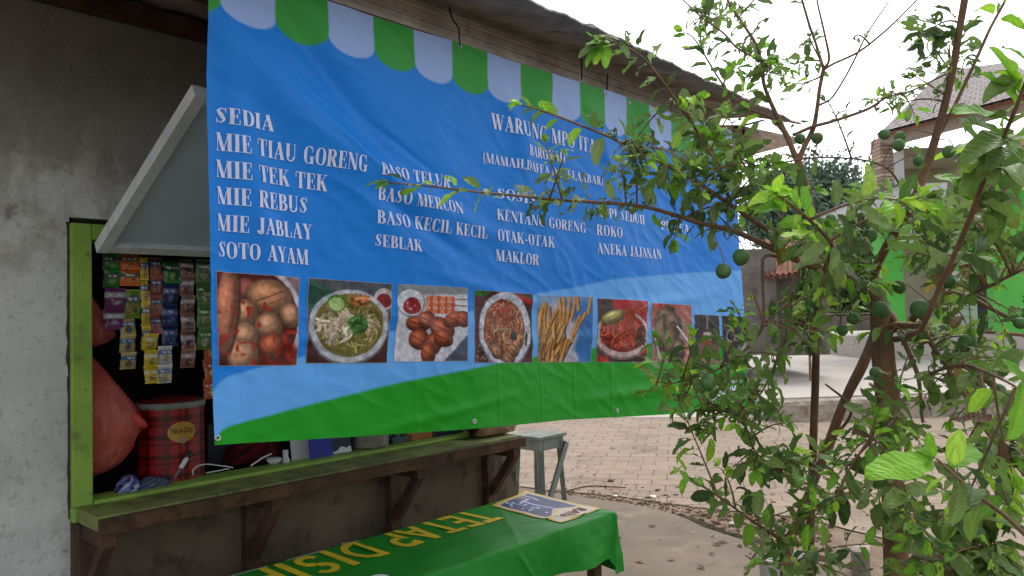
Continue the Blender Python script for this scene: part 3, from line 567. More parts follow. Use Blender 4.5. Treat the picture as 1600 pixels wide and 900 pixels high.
for q, fn, lb in zip(quads, (pic_balls, pic_soup, pic_sausage, pic_stirfry, pic_fries, pic_rednoodle, pic_bagmeat, pic_drink, pic_cup), plab):
    n = 150; a = fn(n); a[:1] = a[-1:] = 200; a[:, :1] = a[:, -1:] = 200
    y, x = np.mgrid[0:n, 0:n] / (n - 1.0); c = [np.array(BF.px(*p)) for p in q]
    P = c[0] * ((1 - x) * (1 - y))[..., None] + c[1] * (x * (1 - y))[..., None] + c[2] * (x * y)[..., None] + c[3] * ((1 - x) * y)[..., None]
    o = MB().grid(bpt(P[..., 0], P[..., 1], .0016)[::-1], (lin(np.clip(a * .93, 0, 255)) ** 1.12 * .88)[::-1]).build('food_photo', m_print, bann, smooth=True); o['label'] = lb
# eyelets and the bent wire hooks over the channel
m_eye = M('steel_eyelet', (190, 190, 188), rough=.35, bmp=0, metal=.8)
def eyelet(x, y):
    u, z = BF.px(x, y); m = MB(); a = np.arange(14) * 2 * math.pi / 14
    m.grid(np.stack([bpt(u + r * np.cos(a), z + r * np.sin(a), l) for r, l in ((.0045, .001), (.006, .004), (.0095, .003), (.010, .001))]), close=True)
    return m.build('eyelet', m_eye, bann, smooth=True), (u, z)
for x, y in ((720, 72), (945, 150), (985, 160), (1140, 212), (338, 684), (736, 658), (968, 642), (332, -40), (1155, 628)): eyelet(x, y)
def hook(pxs):
    pts = []
    for x, y, o in pxs: s, z = WF.px(x, y, o); pts.append(WF.P(s, o, z))
    P = np.array(pts); t = np.linspace(0, len(P) - 1, 24); Q = np.stack([np.interp(t, range(len(P)), P[:, k]) for k in range(3)], 1)
    return MB().tube(Q, .0035, 6).build('wire_hook', m_wire, smooth=True)
for i, h in enumerate((((702, 12, 1.24), (706, 28, 1.26), (717, 44, 1.26), (718, 62, 1.27), (719, 74, 1.27)), ((908, 88, 1.24), (909, 104, 1.26), (909, 124, 1.27)), ((949, 116, 1.24), (949, 132, 1.26), (947, 146, 1.27), (944, 152, 1.27)), ((1148, 198, 1.24), (1147, 210, 1.27), (1143, 222, 1.28)))):
    tag(hook(h), ('long black bent wire hook above the third green scallop of the banner', 'short straight black wire on the eave channel behind the topmost guava leaves', 'black bent wire hook on the eave channel above the word ITA', 'black wire hook at the far right end of the banner')[i], 'hook', 'wire hooks along the eaves')

# ================================================================ GOODS IN THE HATCH
m_foil = MC('printed_foil', .32, .5, 0, .1, 50)
def spt(x, y, o): s, z = WF.px(x, y, o); return s, z
def sachet(mb_name, parent, s, z, o, ws, hs_, cols, seed, tilt=0):
    """a puffed foil sachet: crimped ends, a darker picture and a pale name band"""
    r = np.random.default_rng(seed); n, k = 13, 10
    v, u = np.mgrid[0:n, 0:k]; u = u / (k - 1.0) * 2 - 1; v = v / (n - 1.0) * 2 - 1
    th_ = .011 * (1 - np.abs(u) ** 3) * (1 - np.abs(v) ** 4) + .0025 * r.standard_normal((n, k)) * (1 - np.abs(v) ** 6)
    cols = [np.array(q) * .84 for q in cols]; c = np.tile(lin(cols[0]), (n, k, 1)); c[:1] = c[-1:] = lin(np.minimum(255, np.array(cols[0]) * 1.25 + 20))
    bandm = (np.abs(v - .35) < .28); c[bandm] = lin(cols[1]); c[bandm & (np.abs(v - .35) < .13) & (np.abs(u) < .75) & (r.random((n, k)) < .6)] = lin((226, 224, 216))
    pm = (u ** 2 * 1.3 + (v + .35) ** 2 * 1.6 < .3); c[pm] = lin(cols[2]); c[pm & (r.random((n, k)) < .3)] = lin(cols[1])
    P = np.stack([WF.P(0, 0, 0)] * (n * k)).reshape(n, k, 3) * 0
    for i in range(n):
        for j in range(k): P[i, j] = WF.P(s + u[i, j] * ws / 2 + tilt * v[i, j] * hs_, o + th_[i, j] + .012 * math.sin(seed * 1.7) * v[i, j], z + v[i, j] * hs_ / 2)
    return MB().grid(P[:, ::-1], c[:, ::-1]).build('sachet', m_foil, parent, smooth=True)
PUR, GRN, ORG, LIM, YEL, PNK, NAV, BRN, CRM, BLU, WHT = (112, 44, 104), (40, 120, 52), (226, 112, 44), (120, 160, 40), (226, 196, 48), (196, 110, 92), (38, 50, 104), (146, 104, 88), (206, 184, 122), (70, 130, 196), (214, 218, 220)
strips = (('strip of green sachets at the top left of the hatch', 160, 187, 396, 449, 2, (GRN, (60, 80, 60), (120, 170, 90)), .02),
          ('strip of orange sachets hanging beside the green ones at the top left', 186, 217, 396, 447, 2, (ORG, (60, 84, 60), (240, 150, 70)), .025),
          ('strip of purple sachets under the green ones', 162, 196, 450, 515, 2, (PUR, (200, 196, 204), (150, 60, 130)), .05),
          ('single lime green sachet beside the purple ones', 194, 220, 452, 497, 1, (LIM, (60, 100, 110), (196, 140, 80)), .06),
          ('strip of cream and blue sachets under the lime sachet', 188, 213, 498, 576, 3, (CRM, (60, 120, 170), (120, 90, 70)), .04),
          ('narrow strip of yellow sachets left of the pink ones', 219, 234, 402, 545, 4, (YEL, (60, 100, 140), (216, 170, 40)), .03),
          ('strip of yellow sachets hanging lowest beneath the pink ones', 224, 247, 522, 598, 3, (YEL, (230, 220, 150), (150, 120, 60)), .02),
          ('strip of pink sachets with blue bands in the middle of the hatch', 232, 254, 402, 521, 4, (PNK, (60, 96, 160), (226, 150, 90)), .07),
          ('single green sachet hanging above the navy strip', 254, 282, 406, 443, 1, (GRN, (30, 80, 44), (150, 190, 110)), .05),
          ('strip of navy sachets in the middle of the hatch', 253, 279, 444, 541, 3, (NAV, (110, 130, 190), (60, 70, 120)), .07),
          ('strip of white and blue sachets below the navy strip', 247, 270, 541, 598, 2, (WHT, BLU, (230, 200, 80)), .03),
          ('strip of brown sachets right of the navy strip', 281, 305, 405, 574, 6, (BRN, (196, 180, 190), (90, 56, 56)), .05),
          ('strip of green and cream sachets beside the banner edge', 306, 331, 405, 546, 4, ((96, 130, 70), (50, 130, 50), (196, 190, 160)), .05),
          ('strip of red and orange sachets hanging lowest beside the banner edge', 317, 340, 500, 622, 4, ((196, 96, 50), (190, 60, 44), (240, 220, 120)), .08))
for i, (lb, x0, x1, y0, y1, n, cols, dep) in enumerate(strips):
    o = -.05 - dep; st = thing('sachet_strip', lb, 'sachet strip' if n > 1 else 'sachet', 'sachet strips hanging in the hatch')
    sa, za = spt(x0, y0, o); sb, zb_ = spt(x1, y1, o)
    for k in range(n):
        h = (za - zb_) / n; sachet('sachet', st, (sa + sb) / 2 + .003 * math.sin(i + k), za - h * (k + .5), o, sb - sa, h * .99, cols, i * 10 + k, .02 * math.sin(i * 2.3))
ln = MB(); ln.tube([WF.P(.03, -.09, 1.80), WF.P(.6, -.09, 1.79), WF.P(1.3, -.09, 1.80)], .003, 5)
tag(ln.build('hanging_line', m_wire), 'thin dark line along the top of the hatch that carries the sachets', 'line')
# red carrier bags
m_bag, nt, bs, out = newmat('red_plastic')
nt.links.new(mix(nt, lin((255, 150, 134)), lin((240, 92, 80)), ramp(nt, tex(nt, 7, 5, stretch=(1, 1, .5)), .4, .65)), bs.inputs['Base Color']); bs.inputs['Roughness'].default_value = .3; bump(nt, bs, tex(nt, 34, 4, stretch=(1, 1, .3), rough=.6), 1.0, .035)
tr = nt.nodes.new('ShaderNodeBsdfTranslucent'); tr.inputs['Color'].default_value = (*lin((255, 120, 100)), 1); mx = nt.nodes.new('ShaderNodeMixShader'); mx.inputs[0].default_value = .45
nt.links.new(bs.outputs[0], mx.inputs[1]); nt.links.new(tr.outputs[0], mx.inputs[2])
tp = nt.nodes.new('ShaderNodeBsdfTransparent'); tp.inputs['Color'].default_value = (1, .45, .4, 1); mx2 = nt.nodes.new('ShaderNodeMixShader'); mx2.inputs[0].default_value = .22; nt.links.new(mx.outputs[0], mx2.inputs[1]); nt.links.new(tp.outputs[0], mx2.inputs[2]); nt.links.new(mx2.outputs[0], out.inputs['Surface'])
def bag(name, outline, o, label, depth=.9, seed=0):
    """outline: rows of (left px, right px, y px); the bag is round in plan with creases"""
    rows = []; nn = 40
    ys = np.linspace(outline[0][2], outline[-1][2], 30); L = np.interp(ys, [q[2] for q in outline], [q[0] for q in outline]); Rr = np.interp(ys, [q[2] for q in outline], [q[1] for q in outline])
    for y, l, r_ in zip(ys, L, Rr):
        s0, z = spt(l, y, o); s1, _ = spt(r_, y, o); c, w_ = (s0 + s1) / 2, (s1 - s0) / 2; row = []
        for a in np.arange(nn) * 2 * math.pi / nn:
            cr = 1 + .09 * mnoise.noise(Vector((math.cos(a) * 2.2, math.sin(a) * 2.2, z * 9 + seed))) + (.22 * abs(mnoise.noise(Vector((math.cos(a) * 4 + z * 2, math.sin(a) * 4, seed + z * 1.5)))) + .14 * abs(mnoise.noise(Vector((math.cos(a) * 9, math.sin(a) * 9 + z * 6, seed * 2.0)))) - .05) + .04 * math.sin(a * 23 + 2 * math.sin(z * 12)) * min(1, max(0, (z - 1.0) * 5))
            row.append(WF.P(c + w_ * cr * math.cos(a), o + w_ * depth * cr * math.sin(a), z + .006 * mnoise.noise(Vector((a * 3, z * 20, seed)))))
        rows.append(row)
    m = MB(); m.grid(np.array(rows), close=True); m.f.append(tuple((len(rows) - 1) * nn + j for j in range(nn)))
    return m, tag(m.build(name, m_bag, smooth=True), label, 'plastic bag')
_, b1 = bag('plastic_bag', ((118, 126, 540), (112, 148, 565), (96, 176, 600), (84, 198, 634), (80, 216, 660), (84, 216, 685), (96, 205, 712), (108, 190, 730), (120, 170, 742), (130, 160, 744)), -.17, 'full red plastic bag hanging low behind the green post', .8, 1)
ear = MB(); P = []
for x, y, oo in ((203, 652, -.09), (213, 656, -.08), (222, 661, -.07), (227, 667, -.07)): s, z = spt(x, y, oo); P.append(WF.P(s, oo, z))
ear.tube(P, [.028, .020, .017, .012], 10); ear.build('knotted_handle', m_bag, b1, smooth=True)
bag('plastic_bag', ((116, 132, 452), (112, 146, 470), (108, 160, 492), (106, 176, 514), (106, 180, 526), (112, 166, 538), (124, 140, 544)), -.24, 'smaller dark red plastic bag hanging above the full one', .6, 5)
# the tartan tin
ZC = ZS + .013
sc_, _ = spt(268, 700, -.18); sl, zt_ = spt(217, 636, -.18); sr, _ = spt(319, 636, -.18); rt = (sr - sl) / 2 * .97; ht = .345
tc_ = WF.P((sl + sr) / 2, -.20, ZC); tin = thing('biscuit_tin', 'round red tartan biscuit tin with a pale rim standing on the counter', 'tin')
n_, k_ = 56, 120; a_ = np.arange(k_) * 2 * math.pi / k_; zz = np.linspace(0, ht - .025, n_)
A_, Z_ = np.meshgrid(a_ * rt, zz); c = np.tile(lin((140, 20, 22)), (n_, k_, 1))
for per, wd, kk in ((.085, .012, .45), (.085, .003, .3)):
    for arr, off in ((A_, 0), (Z_, .02), (A_, .028), (Z_, .05)):
        m_ = np.abs(np.mod(arr + off, per) - per / 2) < wd / (1 if off < .025 else 3); c[m_] = c[m_] * kk
P = np.stack([tc_[0] + rt * np.cos(A_ / rt), tc_[1] + rt * np.sin(A_ / rt), tc_[2] + Z_], -1)
mt = MB(); mt.grid(P, c, close=True); mt.build('can', MC('tin_print', .45, .4), tin, smooth=True)
MB().lathe([(rt - .004, ht - .03), (rt + .004, ht - .026), (rt + .005, ht - .008), (rt, ht), (rt - .012, ht - .002)], tc_, 60).build('rim', m_greywood, tin, smooth=True)
MB().lathe([(rt - .012, ht - .004), (rt - .02, ht + .012), (rt * .5, ht + .02), (.001, ht + .022)], tc_, 60).build('lid', M('dark_red_lid', (96, 20, 22), rough=.4, bmp=0), tin, smooth=True)
va = math.atan2(CN[1] - tc_[1], CN[0] - tc_[0]) + .33
def tpt(x, z, lift): a = va + x / rt; return np.stack([tc_[0] + (rt + lift) * np.cos(a), tc_[1] + (rt + lift) * np.sin(a), tc_[2] + z], -1)
g_ = np.linspace(0, 2 * math.pi, 40, endpoint=False); rr_ = np.linspace(0, 1, 8)[:, None]
ov = MB(); ov.grid(tpt(.062 * rr_ * np.cos(g_), .215 + .046 * rr_ * np.sin(g_) + 0 * rr_, .0015)[::-1], close=True); lab_ = ov.build('oval_label', M('gold_label', (176, 140, 62), (150, 112, 44), 20, .4, 0), tin, smooth=True)
V, Fc = font_mesh('Nice Day', .0); MB().add(tpt((V[:, 0] / V[:, 0].max() - .5) * .098, .202 + V[:, 1] * .034, .003), Fc).build('label_lettering', M('label_ink', (24, 20, 20), bmp=0), lab_)
MB().grid(tpt(np.array([[-.012, .012]] * 2), np.array([[.165] * 2, [.192] * 2]), .003)).build('label_bottle', M('label_grey', (150, 140, 116), bmp=0), lab_)
# small things on the counter
def cp(x, y, z): p = gnd(x, y, z); s, o, _ = WF.inv(p); return s, o
def dd(px0, px1): return [WF.P(*WF.px(px0[0], px0[1], px0[2])[:1], px0[2], WF.px(px0[0], px0[1], px0[2])[1]), WF.P(WF.px(px1[0], px1[1], px1[2])[0], px1[2], WF.px(px1[0], px1[1], px1[2])[1])]
a, b = dd((272, 748, .02), (298, 706, -.03)); t = np.linspace(0, 1, 9)[:, None]; Q = a * (1 - t) + b * t
pen = thing('utility_knife', 'slim pen like tool with white grip leaning on the tin', 'tool')
MB().tube(Q[:4], [.003, .005, .006, .0065], 10).build('shaft', M('grey_plastic', (92, 100, 112), rough=.4, bmp=0), pen, smooth=True)
MB().tube(Q[3:7], [.0085, .010, .010, .0095], 12).build('grip', m_white, pen, smooth=True); MB().tube(Q[6:], [.009, .012, .008], 12).build('cap', M('dark_plastic', (44, 44, 48), rough=.35, bmp=0), pen, smooth=True)
def cable(name, pxs, o, r_, label, cat, m_):
    P = np.array([WF.P(WF.px(x, y, o)[0], o, max(WF.px(x, y, o)[1], ZC + .004)) for x, y in pxs]); t = np.linspace(0, len(P) - 1, 40)
    Q = np.stack([np.interp(t, range(len(P)), P[:, k]) for k in range(3)], 1)
    for _ in range(3): Q[1:-1] = (Q[:-2] + 2 * Q[1:-1] + Q[2:]) / 4
    return tag(MB().tube(Q, r_, 6).build(name, m_, smooth=True), label, cat)
cable('charging_cable', ((302, 742), (301, 735), (308, 728), (322, 725), (340, 727), (356, 729), (364, 731)), -.01, .0028, 'thin white charging cable looped on the counter right of the tin', 'cable', m_white)
cable('charging_cable', ((322, 739), (334, 737), (345, 735), (352, 733), (358, 733)), .0, .0028, 'short white cable end lying below the looped cable', 'cable', m_white)
m_cloth2 = MC('faded_cloth', .8, .1, 0, .2, 60)
def lump(name, x, y, o, ws, wo, h, cols, label, cat, seed, mat_=None, sx=1):
    s, z = WF.px(x, y, o); n, k = 14, 30; rows = []; cc = []
    for i in range(n):
        ph = i / (n - 1) * math.pi / 2; row = []
        for j in range(k):
            a = j * 2 * math.pi / k; d = 1 + .35 * mnoise.noise(Vector((math.cos(a) * 2, math.sin(a) * 2, i * .25 + seed)))
            row.append(WF.P(s + ws * math.cos(ph) * math.cos(a) * d, o + wo * math.cos(ph) * math.sin(a) * d, ZC + h * math.sin(ph) * (1 + .25 * mnoise.noise(Vector((a, ph * 2, seed * 2.0)))))); cc.append(lin(cols[int((a * 3.1 + ph * 4 + seed) * 1.3) % len(cols)]))
        rows.append(row)
    return tag(MB().grid(np.array(rows)[:, ::-1], np.array(cc).reshape(n, k, 3)[:, ::-1], close=True).build(name, mat_ or m_cloth2, smooth=True), label, cat)
lump('plastic_packet', 200, 752, -.05, .055, .05, .06, ((40, 52, 120), (60, 76, 150), (150, 156, 170), (34, 40, 84)), 'crumpled blue and white packet on the counter left of the tin', 'packet', 3, m_foil)
lump('cloth_rag', 238, 745, -.045, .075, .04, .038, ((60, 74, 92), (84, 96, 110), (48, 58, 74)), 'grey blue rag on the counter in front of the tin', 'rag', 8)
lump('cloth_bundle', 395, 712, -.28, .16, .12, .12, ((96, 22, 26), (40, 20, 24), (70, 18, 22)), 'dark red bundle at the back of the counter under the banner corner', 'bundle', 4)
bx = MB(); s, z = WF.px(352, 700, -.3); wb(bx, s - .09, s + .07, -.4, -.3, ZC, ZC + .2); tag(bx.build('cardboard_box', M('navy_box', (44, 50, 66), bmp=.05), bevel=.004), 'dark navy box standing behind the banner corner right of the tin', 'box')
sp = thing('ladle', 'clear plastic scoop with a thin white handle lying on the counter', 'scoop')
m_clear = M('frosted_plastic', (186, 190, 192), rough=.25, bmp=0)
a, b = dd((392, 728, .0), (424, 709, -.04)); MB().tube([a, (a + b) / 2 + (0, 0, .006), b], .004, 6).build('handle', m_white, sp, smooth=True)
s, z = WF.px(428, 714, -.06); MB().lathe([(.001, 0), (.022, .003), (.034, .018), (.036, .03), (.034, .03), (.03, .018), (.001, .006)], WF.P(s, -.06, ZC), 20).build('bowl', m_clear, sp, smooth=True)
s, z = WF.px(446, 706, -.06); tag(MB().lathe([(.02, 0), (.022, .01), (.012, .03), (.015, .06), (.014, .06), (.001, .02)], WF.P(s, -.06, ZC), 16).build('plastic_cup', m_clear, smooth=True), 'small upright clear plastic cup beside the scoop on the counter', 'cup')
def card(name, x0, x1, o, h, col, label, cat, lean=.02):
    s0, _ = WF.px(x0, 700, o); s1, _ = WF.px(x1, 700, o); m = MB(); m.box(s0, s1, -.006, 0, 0, h, lambda s, q, z: WF.P(s, o + q - lean * z / h, ZC + z)); return tag(m.build(name, M(name + '_paint', col, rough=.45, bmp=0), bevel=.001), label, cat), s0, s1
card('payment_card', 456, 493, -.06, .17, (178, 180, 184), 'white payment card standing on the counter left of the blue packet', 'card')
bp, s0, s1 = card('blue_packet', 485, 521, -.03, .15, (36, 46, 150), 'shiny blue packet standing on the counter under the banner', 'packet')
nv, s0, s1 = card('snack_box', 519, 549, -.045, .16, (34, 44, 66), 'dark navy box with a white wavy foot on the counter', 'box')
pts = [(0, 0), (1, 0), (1, .3), (.75, .22), (.6, .3), (.5, .33), (.4, .28), (.3, .16), (.15, .12), (0, .12)]
MB().prism([WF.P(s0 + (s1 - s0) * x, -.0435 - .02 * z * .16 / .16, ZC + .002 + z * .10) for x, z in pts], WF.n * .001).build('white_print', m_white, nv)
s, _ = WF.px(578, 688, -.09); pot = thing('steel_drum', 'perforated stainless steel drum standing on the counter', 'drum'); sl2 = WF.px(552, 688, -.09)[0]; pr = s - sl2
pc = WF.P(s, -.10, ZC); MB().lathe([(.001, .003), (pr - .004, .003), (pr, .012), (pr, .2), (pr + .004, .204), (pr - .003, .204), (pr - .003, .02), (.001, .012)], pc, 48).build('shell', M('brushed_steel', (176, 170, 166), (150, 146, 142), 30, .38, .02, metal=.7, stretch=(1, 1, .05)), pot, smooth=True)
hl = MB()
for patch in (2.78, 4.5):
    for i in range(5):
        for j in range(7):
            a = math.atan2(CN[1] - pc[1], CN[0] - pc[0]) - 1.05 + patch * .44 - 1.2 + i * .075 + .0 * j
            c0 = pc + np.array([(pr + .0012) * math.cos(a), (pr + .0012) * math.sin(a), .05 + j * .012]); tx = np.array([-math.sin(a), math.cos(a), 0])
            hl.add([c0 + tx * .0028 * math.cos(q) + np.array([0, 0, .0028 * math.sin(q)]) for q in np.arange(6) * math.pi / 3], [tuple(range(6))])
hl.build('holes', m_wire, pot)
for k, (x0, x1, hh, c1, c2, lb) in enumerate(((610, 640, .06, (66, 84, 84), (110, 130, 120), 'grey green open tray of small goods beside the steel drum'), (634, 676, .07, (150, 96, 54), (196, 130, 70), 'orange brown snack tray beyond the grey green tray'), (672, 720, .06, (40, 44, 60), (60, 64, 80), 'dark tray at the far end of the counter beside the crumpled bag'))):
    s0, _ = WF.px(x0, 682, -.06); s1, _ = WF.px(x1, 682, -.06); t_o = thing('goods_tray', lb, 'tray')
    m = MB(); wb(m, s0, s1, -.16, -.04, ZC, ZC + .006); wb(m, s0, s1, -.046, -.04, ZC + .007, ZC + hh * .6); wb(m, s0, s1, -.16, -.154, ZC + .007, ZC + hh * .6); wb(m, s0, s0 + .006, -.153, -.047, ZC + .007, ZC + hh * .6); wb(m, s1 - .006, s1, -.153, -.047, ZC + .007, ZC + hh * .6); m.build('tray', M('tray_%d' % k, c1, bmp=.05), t_o)
    for q in range(6):
        ss = s0 + .02 + (s1 - s0 - .04) * random.random(); oo = -.06 - .08 * random.random(); hh2 = hh * (.7 + .5 * random.random())
        mm = MB(); mm.box(-.018, .018, -.012, .012, 0, hh2, lambda x, y, z: WF.P(ss + x + .2 * z, oo + y - .15 * z, ZC + .007 + z)); mm.build('packet', M('packet_print', np.array(c2) * (.6 + .7 * random.random()), bmp=.05), t_o, bevel=.003)
# crumpled brown bag at the end of the counter
m_bbag, nt, bs, out = newmat('brown_plastic')
nt.links.new(mix(nt, lin((150, 116, 92)), lin((104, 74, 56)), ramp(nt, tex(nt, 8, 5), .4, .65)), bs.inputs['Base Color']); bs.inputs['Roughness'].default_value = .28; bump(nt, bs, tex(nt, 26, 4), .9, .012)
s0, _ = WF.px(742, 690, .12); s1, _ = WF.px(812, 680, .12); rows = []
for i in range(26):
    t = i / 25; row = []
    for j in range(24):
        a = j * 2 * math.pi / 24; w_ = (.085 * math.sin(math.pi * min(1, .08 + t * .92)) ** .5 + .004) * (1 + .3 * mnoise.noise(Vector((t * 6, math.cos(a) * 1.6, math.sin(a) * 1.6))))
        row.append(WF.P(s0 + (s1 - s0) * t, .10 + w_ * math.cos(a), max(ZS + .004, ZS + .065 + w_ * 1.25 * math.sin(a))))
    rows.append(row)
tag(MB().grid(np.array(rows), close=True).build('crumpled_bag', m_bbag, smooth=True), 'crumpled brown plastic bag at the far end of the counter', 'plastic bag')

# ================================================================ STOOL AND BENCH
st = thing('wooden_stool', 'grey green wooden stool with splayed legs beyond the end of the counter', 'stool')
S0, S1_, O0, O1, HT = 2.76, 3.10, -.02, .32, .70
p_l, p_r = spt(818, 676, .05), spt(872, 681, .05)
def sb(mb, s0, s1, o0, o1, z0, z1): return wb(mb, s0, s1, o0, o1, z0, z1)
tt = at(841, 677, 5.5); ss, so, HT = WF.inv(tt)
sf = lambda s, o, z: WF.P(ss + s, so + o, z)
MB().box(-.15, .15, -.14, .14, HT - .022, HT, sf).build('seat', m_greywood, st, bevel=.003)
m = MB(); m.box(-.13, .13, .10, .125, HT - .10, HT - .026, sf); m.box(-.13, .13, -.125, -.10, HT - .10, HT - .026, sf); m.box(-.13, -.105, -.099, .099, HT - .10, HT - .026, sf); m.box(.105, .13, -.099, .099, HT - .10, HT - .026, sf); m.build('apron', m_greywood, st)
for i in (-1, 1):
    for j in (-1, 1): MB().bar(sf(i * .13, j * .135, 0), sf(i * .10, j * .10, HT - .027), .048, .035).build('leg', m_greywood, st, bevel=.002)
MB().bar(sf(-.185, .17, .06), sf(.15, .135, HT - .07), .045, .02, up=WF.n).build('diagonal_brace', m_greywood, st, bevel=.002)

BZ = .50; bs0, bs1, bo0, bo1 = -.9, 2.13, .43, 1.06
ben = thing('bench', 'low brown wooden bench under the green cloth', 'bench')
MB().box(bs0 + .05, bs1 - .03, bo0 + .03, bo1 - .03, BZ - .035, BZ - .006, WF.P).build('seat', m_bark, ben)
for s in (bs0 + .15, bs1 - .09):
    for o in (bo0 + .08, bo1 - .07): MB().box(s - .03, s + .03, o - .025, o + .025, 0, BZ - .036, WF.P).build('leg', m_bark, ben, bevel=.003)
m = MB(); m.box(bs0 + .2, bs1 - .14, bo1 - .085, bo1 - .06, .12, .17, WF.P); m.box(bs0 + .2, bs1 - .14, bo0 + .06, bo0 + .085, .12, .17, WF.P); m.build('stretcher', m_bark, ben)
# the cloth: one sheet over the top, front drop and back edge; profile runs from the back edge to the front hem
GC, GC2 = lin((28, 118, 34)), lin((24, 104, 30))
ns, nk = 320, 64; W_ = bo1 - bo0
sv = np.linspace(bs0, bs1, ns); prof = np.concatenate([np.linspace(-.03, W_ - .03, 34), np.linspace(W_ - .026, W_ + .02, 10), np.linspace(W_ + .03, W_ + .215, 20)])
rows = np.zeros((ns, nk, 3)); cols = np.zeros((ns, nk, 3)); W_ = bo1 - bo0
def crease(s, o):
    z = 0
    for s0, o0, a, wd, h in ((.95, .5, 1.2, .012, .006), (1.25, .9, .35, .010, .004), (1.62, .8, -.9, .012, .004), (1.9, .95, .5, .014, .007), (.6, .8, -.3, .012, .005), (1.4, .6, 2.2, .010, .003)):
        y = -(s - s0) * math.sin(a) + (o - o0) * math.cos(a); x = (s - s0) * math.cos(a) + (o - o0) * math.sin(a); z += h * math.exp(-(y / wd) ** 2) * math.exp(-(x / .35) ** 2)
    return z
def topz(s, o): return BZ + .004 + .006 * np.sin(s * 5 + 1) * np.sin((o - bo0) / W_ * 3) ** 2 - .006 * max(0, (o - bo1 + .025) / .025) ** 2 + .006 * mnoise.noise(Vector((s * 5, o * 7, 0))) + crease(s, o)
for i, s in enumerate(sv):
    for j, q in enumerate(prof):
        if q < 0: p = (s, bo0 + .0, BZ + q)
        elif q <= W_: p = (s, bo0 + q, topz(s, bo0 + q))
        else:
            d = (q - W_) * (1 + .42 * min(1, max(0, (s - bs1 + .10) / .03))); fl_ = .05 * math.sin(s * 7.3) * (d / .25) + .03 * abs(mnoise.noise(Vector((s * 4 + d * 5, d * 2, 2)))) * min(1, d / .1) + .006 * mnoise.noise(Vector((s * 16, d * 20, 4))) * min(1, d / .05) + .028 * math.exp(-((s - (bs1 - .005 - .30 * d)) / .010) ** 2) + .016 * math.exp(-((s - (bs1 - .42 - .5 * d)) / .014) ** 2) * min(1, d / .06) + .014 * math.exp(-((s - (bs1 - .75 + .6 * d)) / .016) ** 2) * min(1, d / .06) + .025 * math.sin(s * 17 + 2) * (d / .25) + .035 * d / .25
            hem = 1.0 + .12 * math.sin(s * 3.1) + (.0 if s < bs1 - .35 else -.10 * (s - bs1 + .35) / .35)
            p = (s, bo1 + fl_ * .6 + .006 * (1 - math.exp(-d * 40)), topz(s, bo1) - d * hem)
        rows[i, j] = WF.P(*p); cols[i, j] = GC * (1 + .12 * mnoise.noise(Vector((s * 2, q * 4, 3))))
        if 0 <= q < .014 and int(s * 11) % 3 and s < 1.0: cols[i, j] = lin((200, 206, 196))
clo = MB(); clo.grid(rows, cols)
e_rows = np.zeros((24, 16, 3)); e_cols = np.tile(GC2, (24, 16, 1))    # end flap, folded at the corner
for i in range(24):
    o = bo0 + .02 + (W_ + .012 - .02) * i / 23
    for j in range(16):
        d = j / 15 * (.30 if i > 15 else .30 * (.35 + .65 * max(0, (i - 6) / 9.5)) if i > 6 else .1)
        e_rows[i, j] = WF.P(bs1 + .002 + .02 * math.sin(i * .8) * d / .3 + .05 * d + .012 * math.sin(i * .5 + d * 9), o + .03 * d, topz(bs1, min(o, bo1)) - d)
clo.grid(e_rows, e_cols)
cloth = tag(clo.build('bench_cloth', m_cloth, smooth=True), 'green printed cloth with yellow lettering draped over the low bench', 'cloth')
m_yel = M('yellow_print', (206, 182, 40), (190, 164, 34), 5, .5, 0)
def bench_pt(x, y, lift): 
    s, o, _ = WF.inv(gnd(x, y, BZ)); return s, o
sA, oA = bench_pt(773, 809, 0); sB, _ = bench_pt(603, 851, 0); adv = (sA - sB)
def bench_text(text, s_right, width, o_base, o_top, m_, lift=.004):
    V, Fc = font_mesh(text, .03); x = V[:, 0] / V[:, 0].max() * width; P = []
    for xx, yy in zip(x, V[:, 1]): s = s_right - xx; o = o_base + yy * (o_top - o_base); P.append(WF.P(s, o, topz(s, o) + lift))
    return MB().add(P, Fc).build('cloth_lettering', m_, cloth)
def arcu(cx, cy, rx, ry, a0, a1, w, n=12):
    a = np.radians(np.linspace(a0, a1, n)); return stroke(np.stack([cx + (rx - w / 2) * np.cos(a), cy + (ry - w / 2) * np.sin(a)], 1), w)
bw = .17
BL = {'T': (.62, rect(.22, 0, .39, .83) + rect(0, .83, .61, 1)), 'E': (.56, rect(0, 0, bw, 1) + rect(bw, 0, .52, .16) + rect(bw, .42, .47, .58) + rect(bw, .84, .52, 1)), 'A': (.70, lnst((.08, 0), (.34, 1), bw) + lnst((.60, 0), (.34, 1), bw) + rect(.2, .2, .48, .34)),
      'P': (.62, rect(0, 0, bw, 1) + rect(bw, .84, .34, 1) + rect(bw, .40, .34, .55) + arcu(.32, .70, .26, .30, -90, 90, .16)), 'D': (.66, rect(0, 0, bw, 1) + rect(bw, .85, .30, 1) + rect(bw, 0, .30, .15) + arcu(.28, .5, .34, .5, -90, 90, .16, 16)),
      'I': (.30, rect(.04, 0, .21, 1)), 'L': (.54, rect(0, 0, bw, 1) + rect(bw, 0, .5, .16)), 'N': (.70, rect(0, 0, bw, 1) + rect(.46, 0, .63, 1) + lnst((.1, .95), (.53, .05), bw)),
      'S': (.62, arcu(.29, .73, .28, .27, 20, 270, .16, 14) + arcu(.29, .28, .29, .28, -160, 90, .16, 14))}
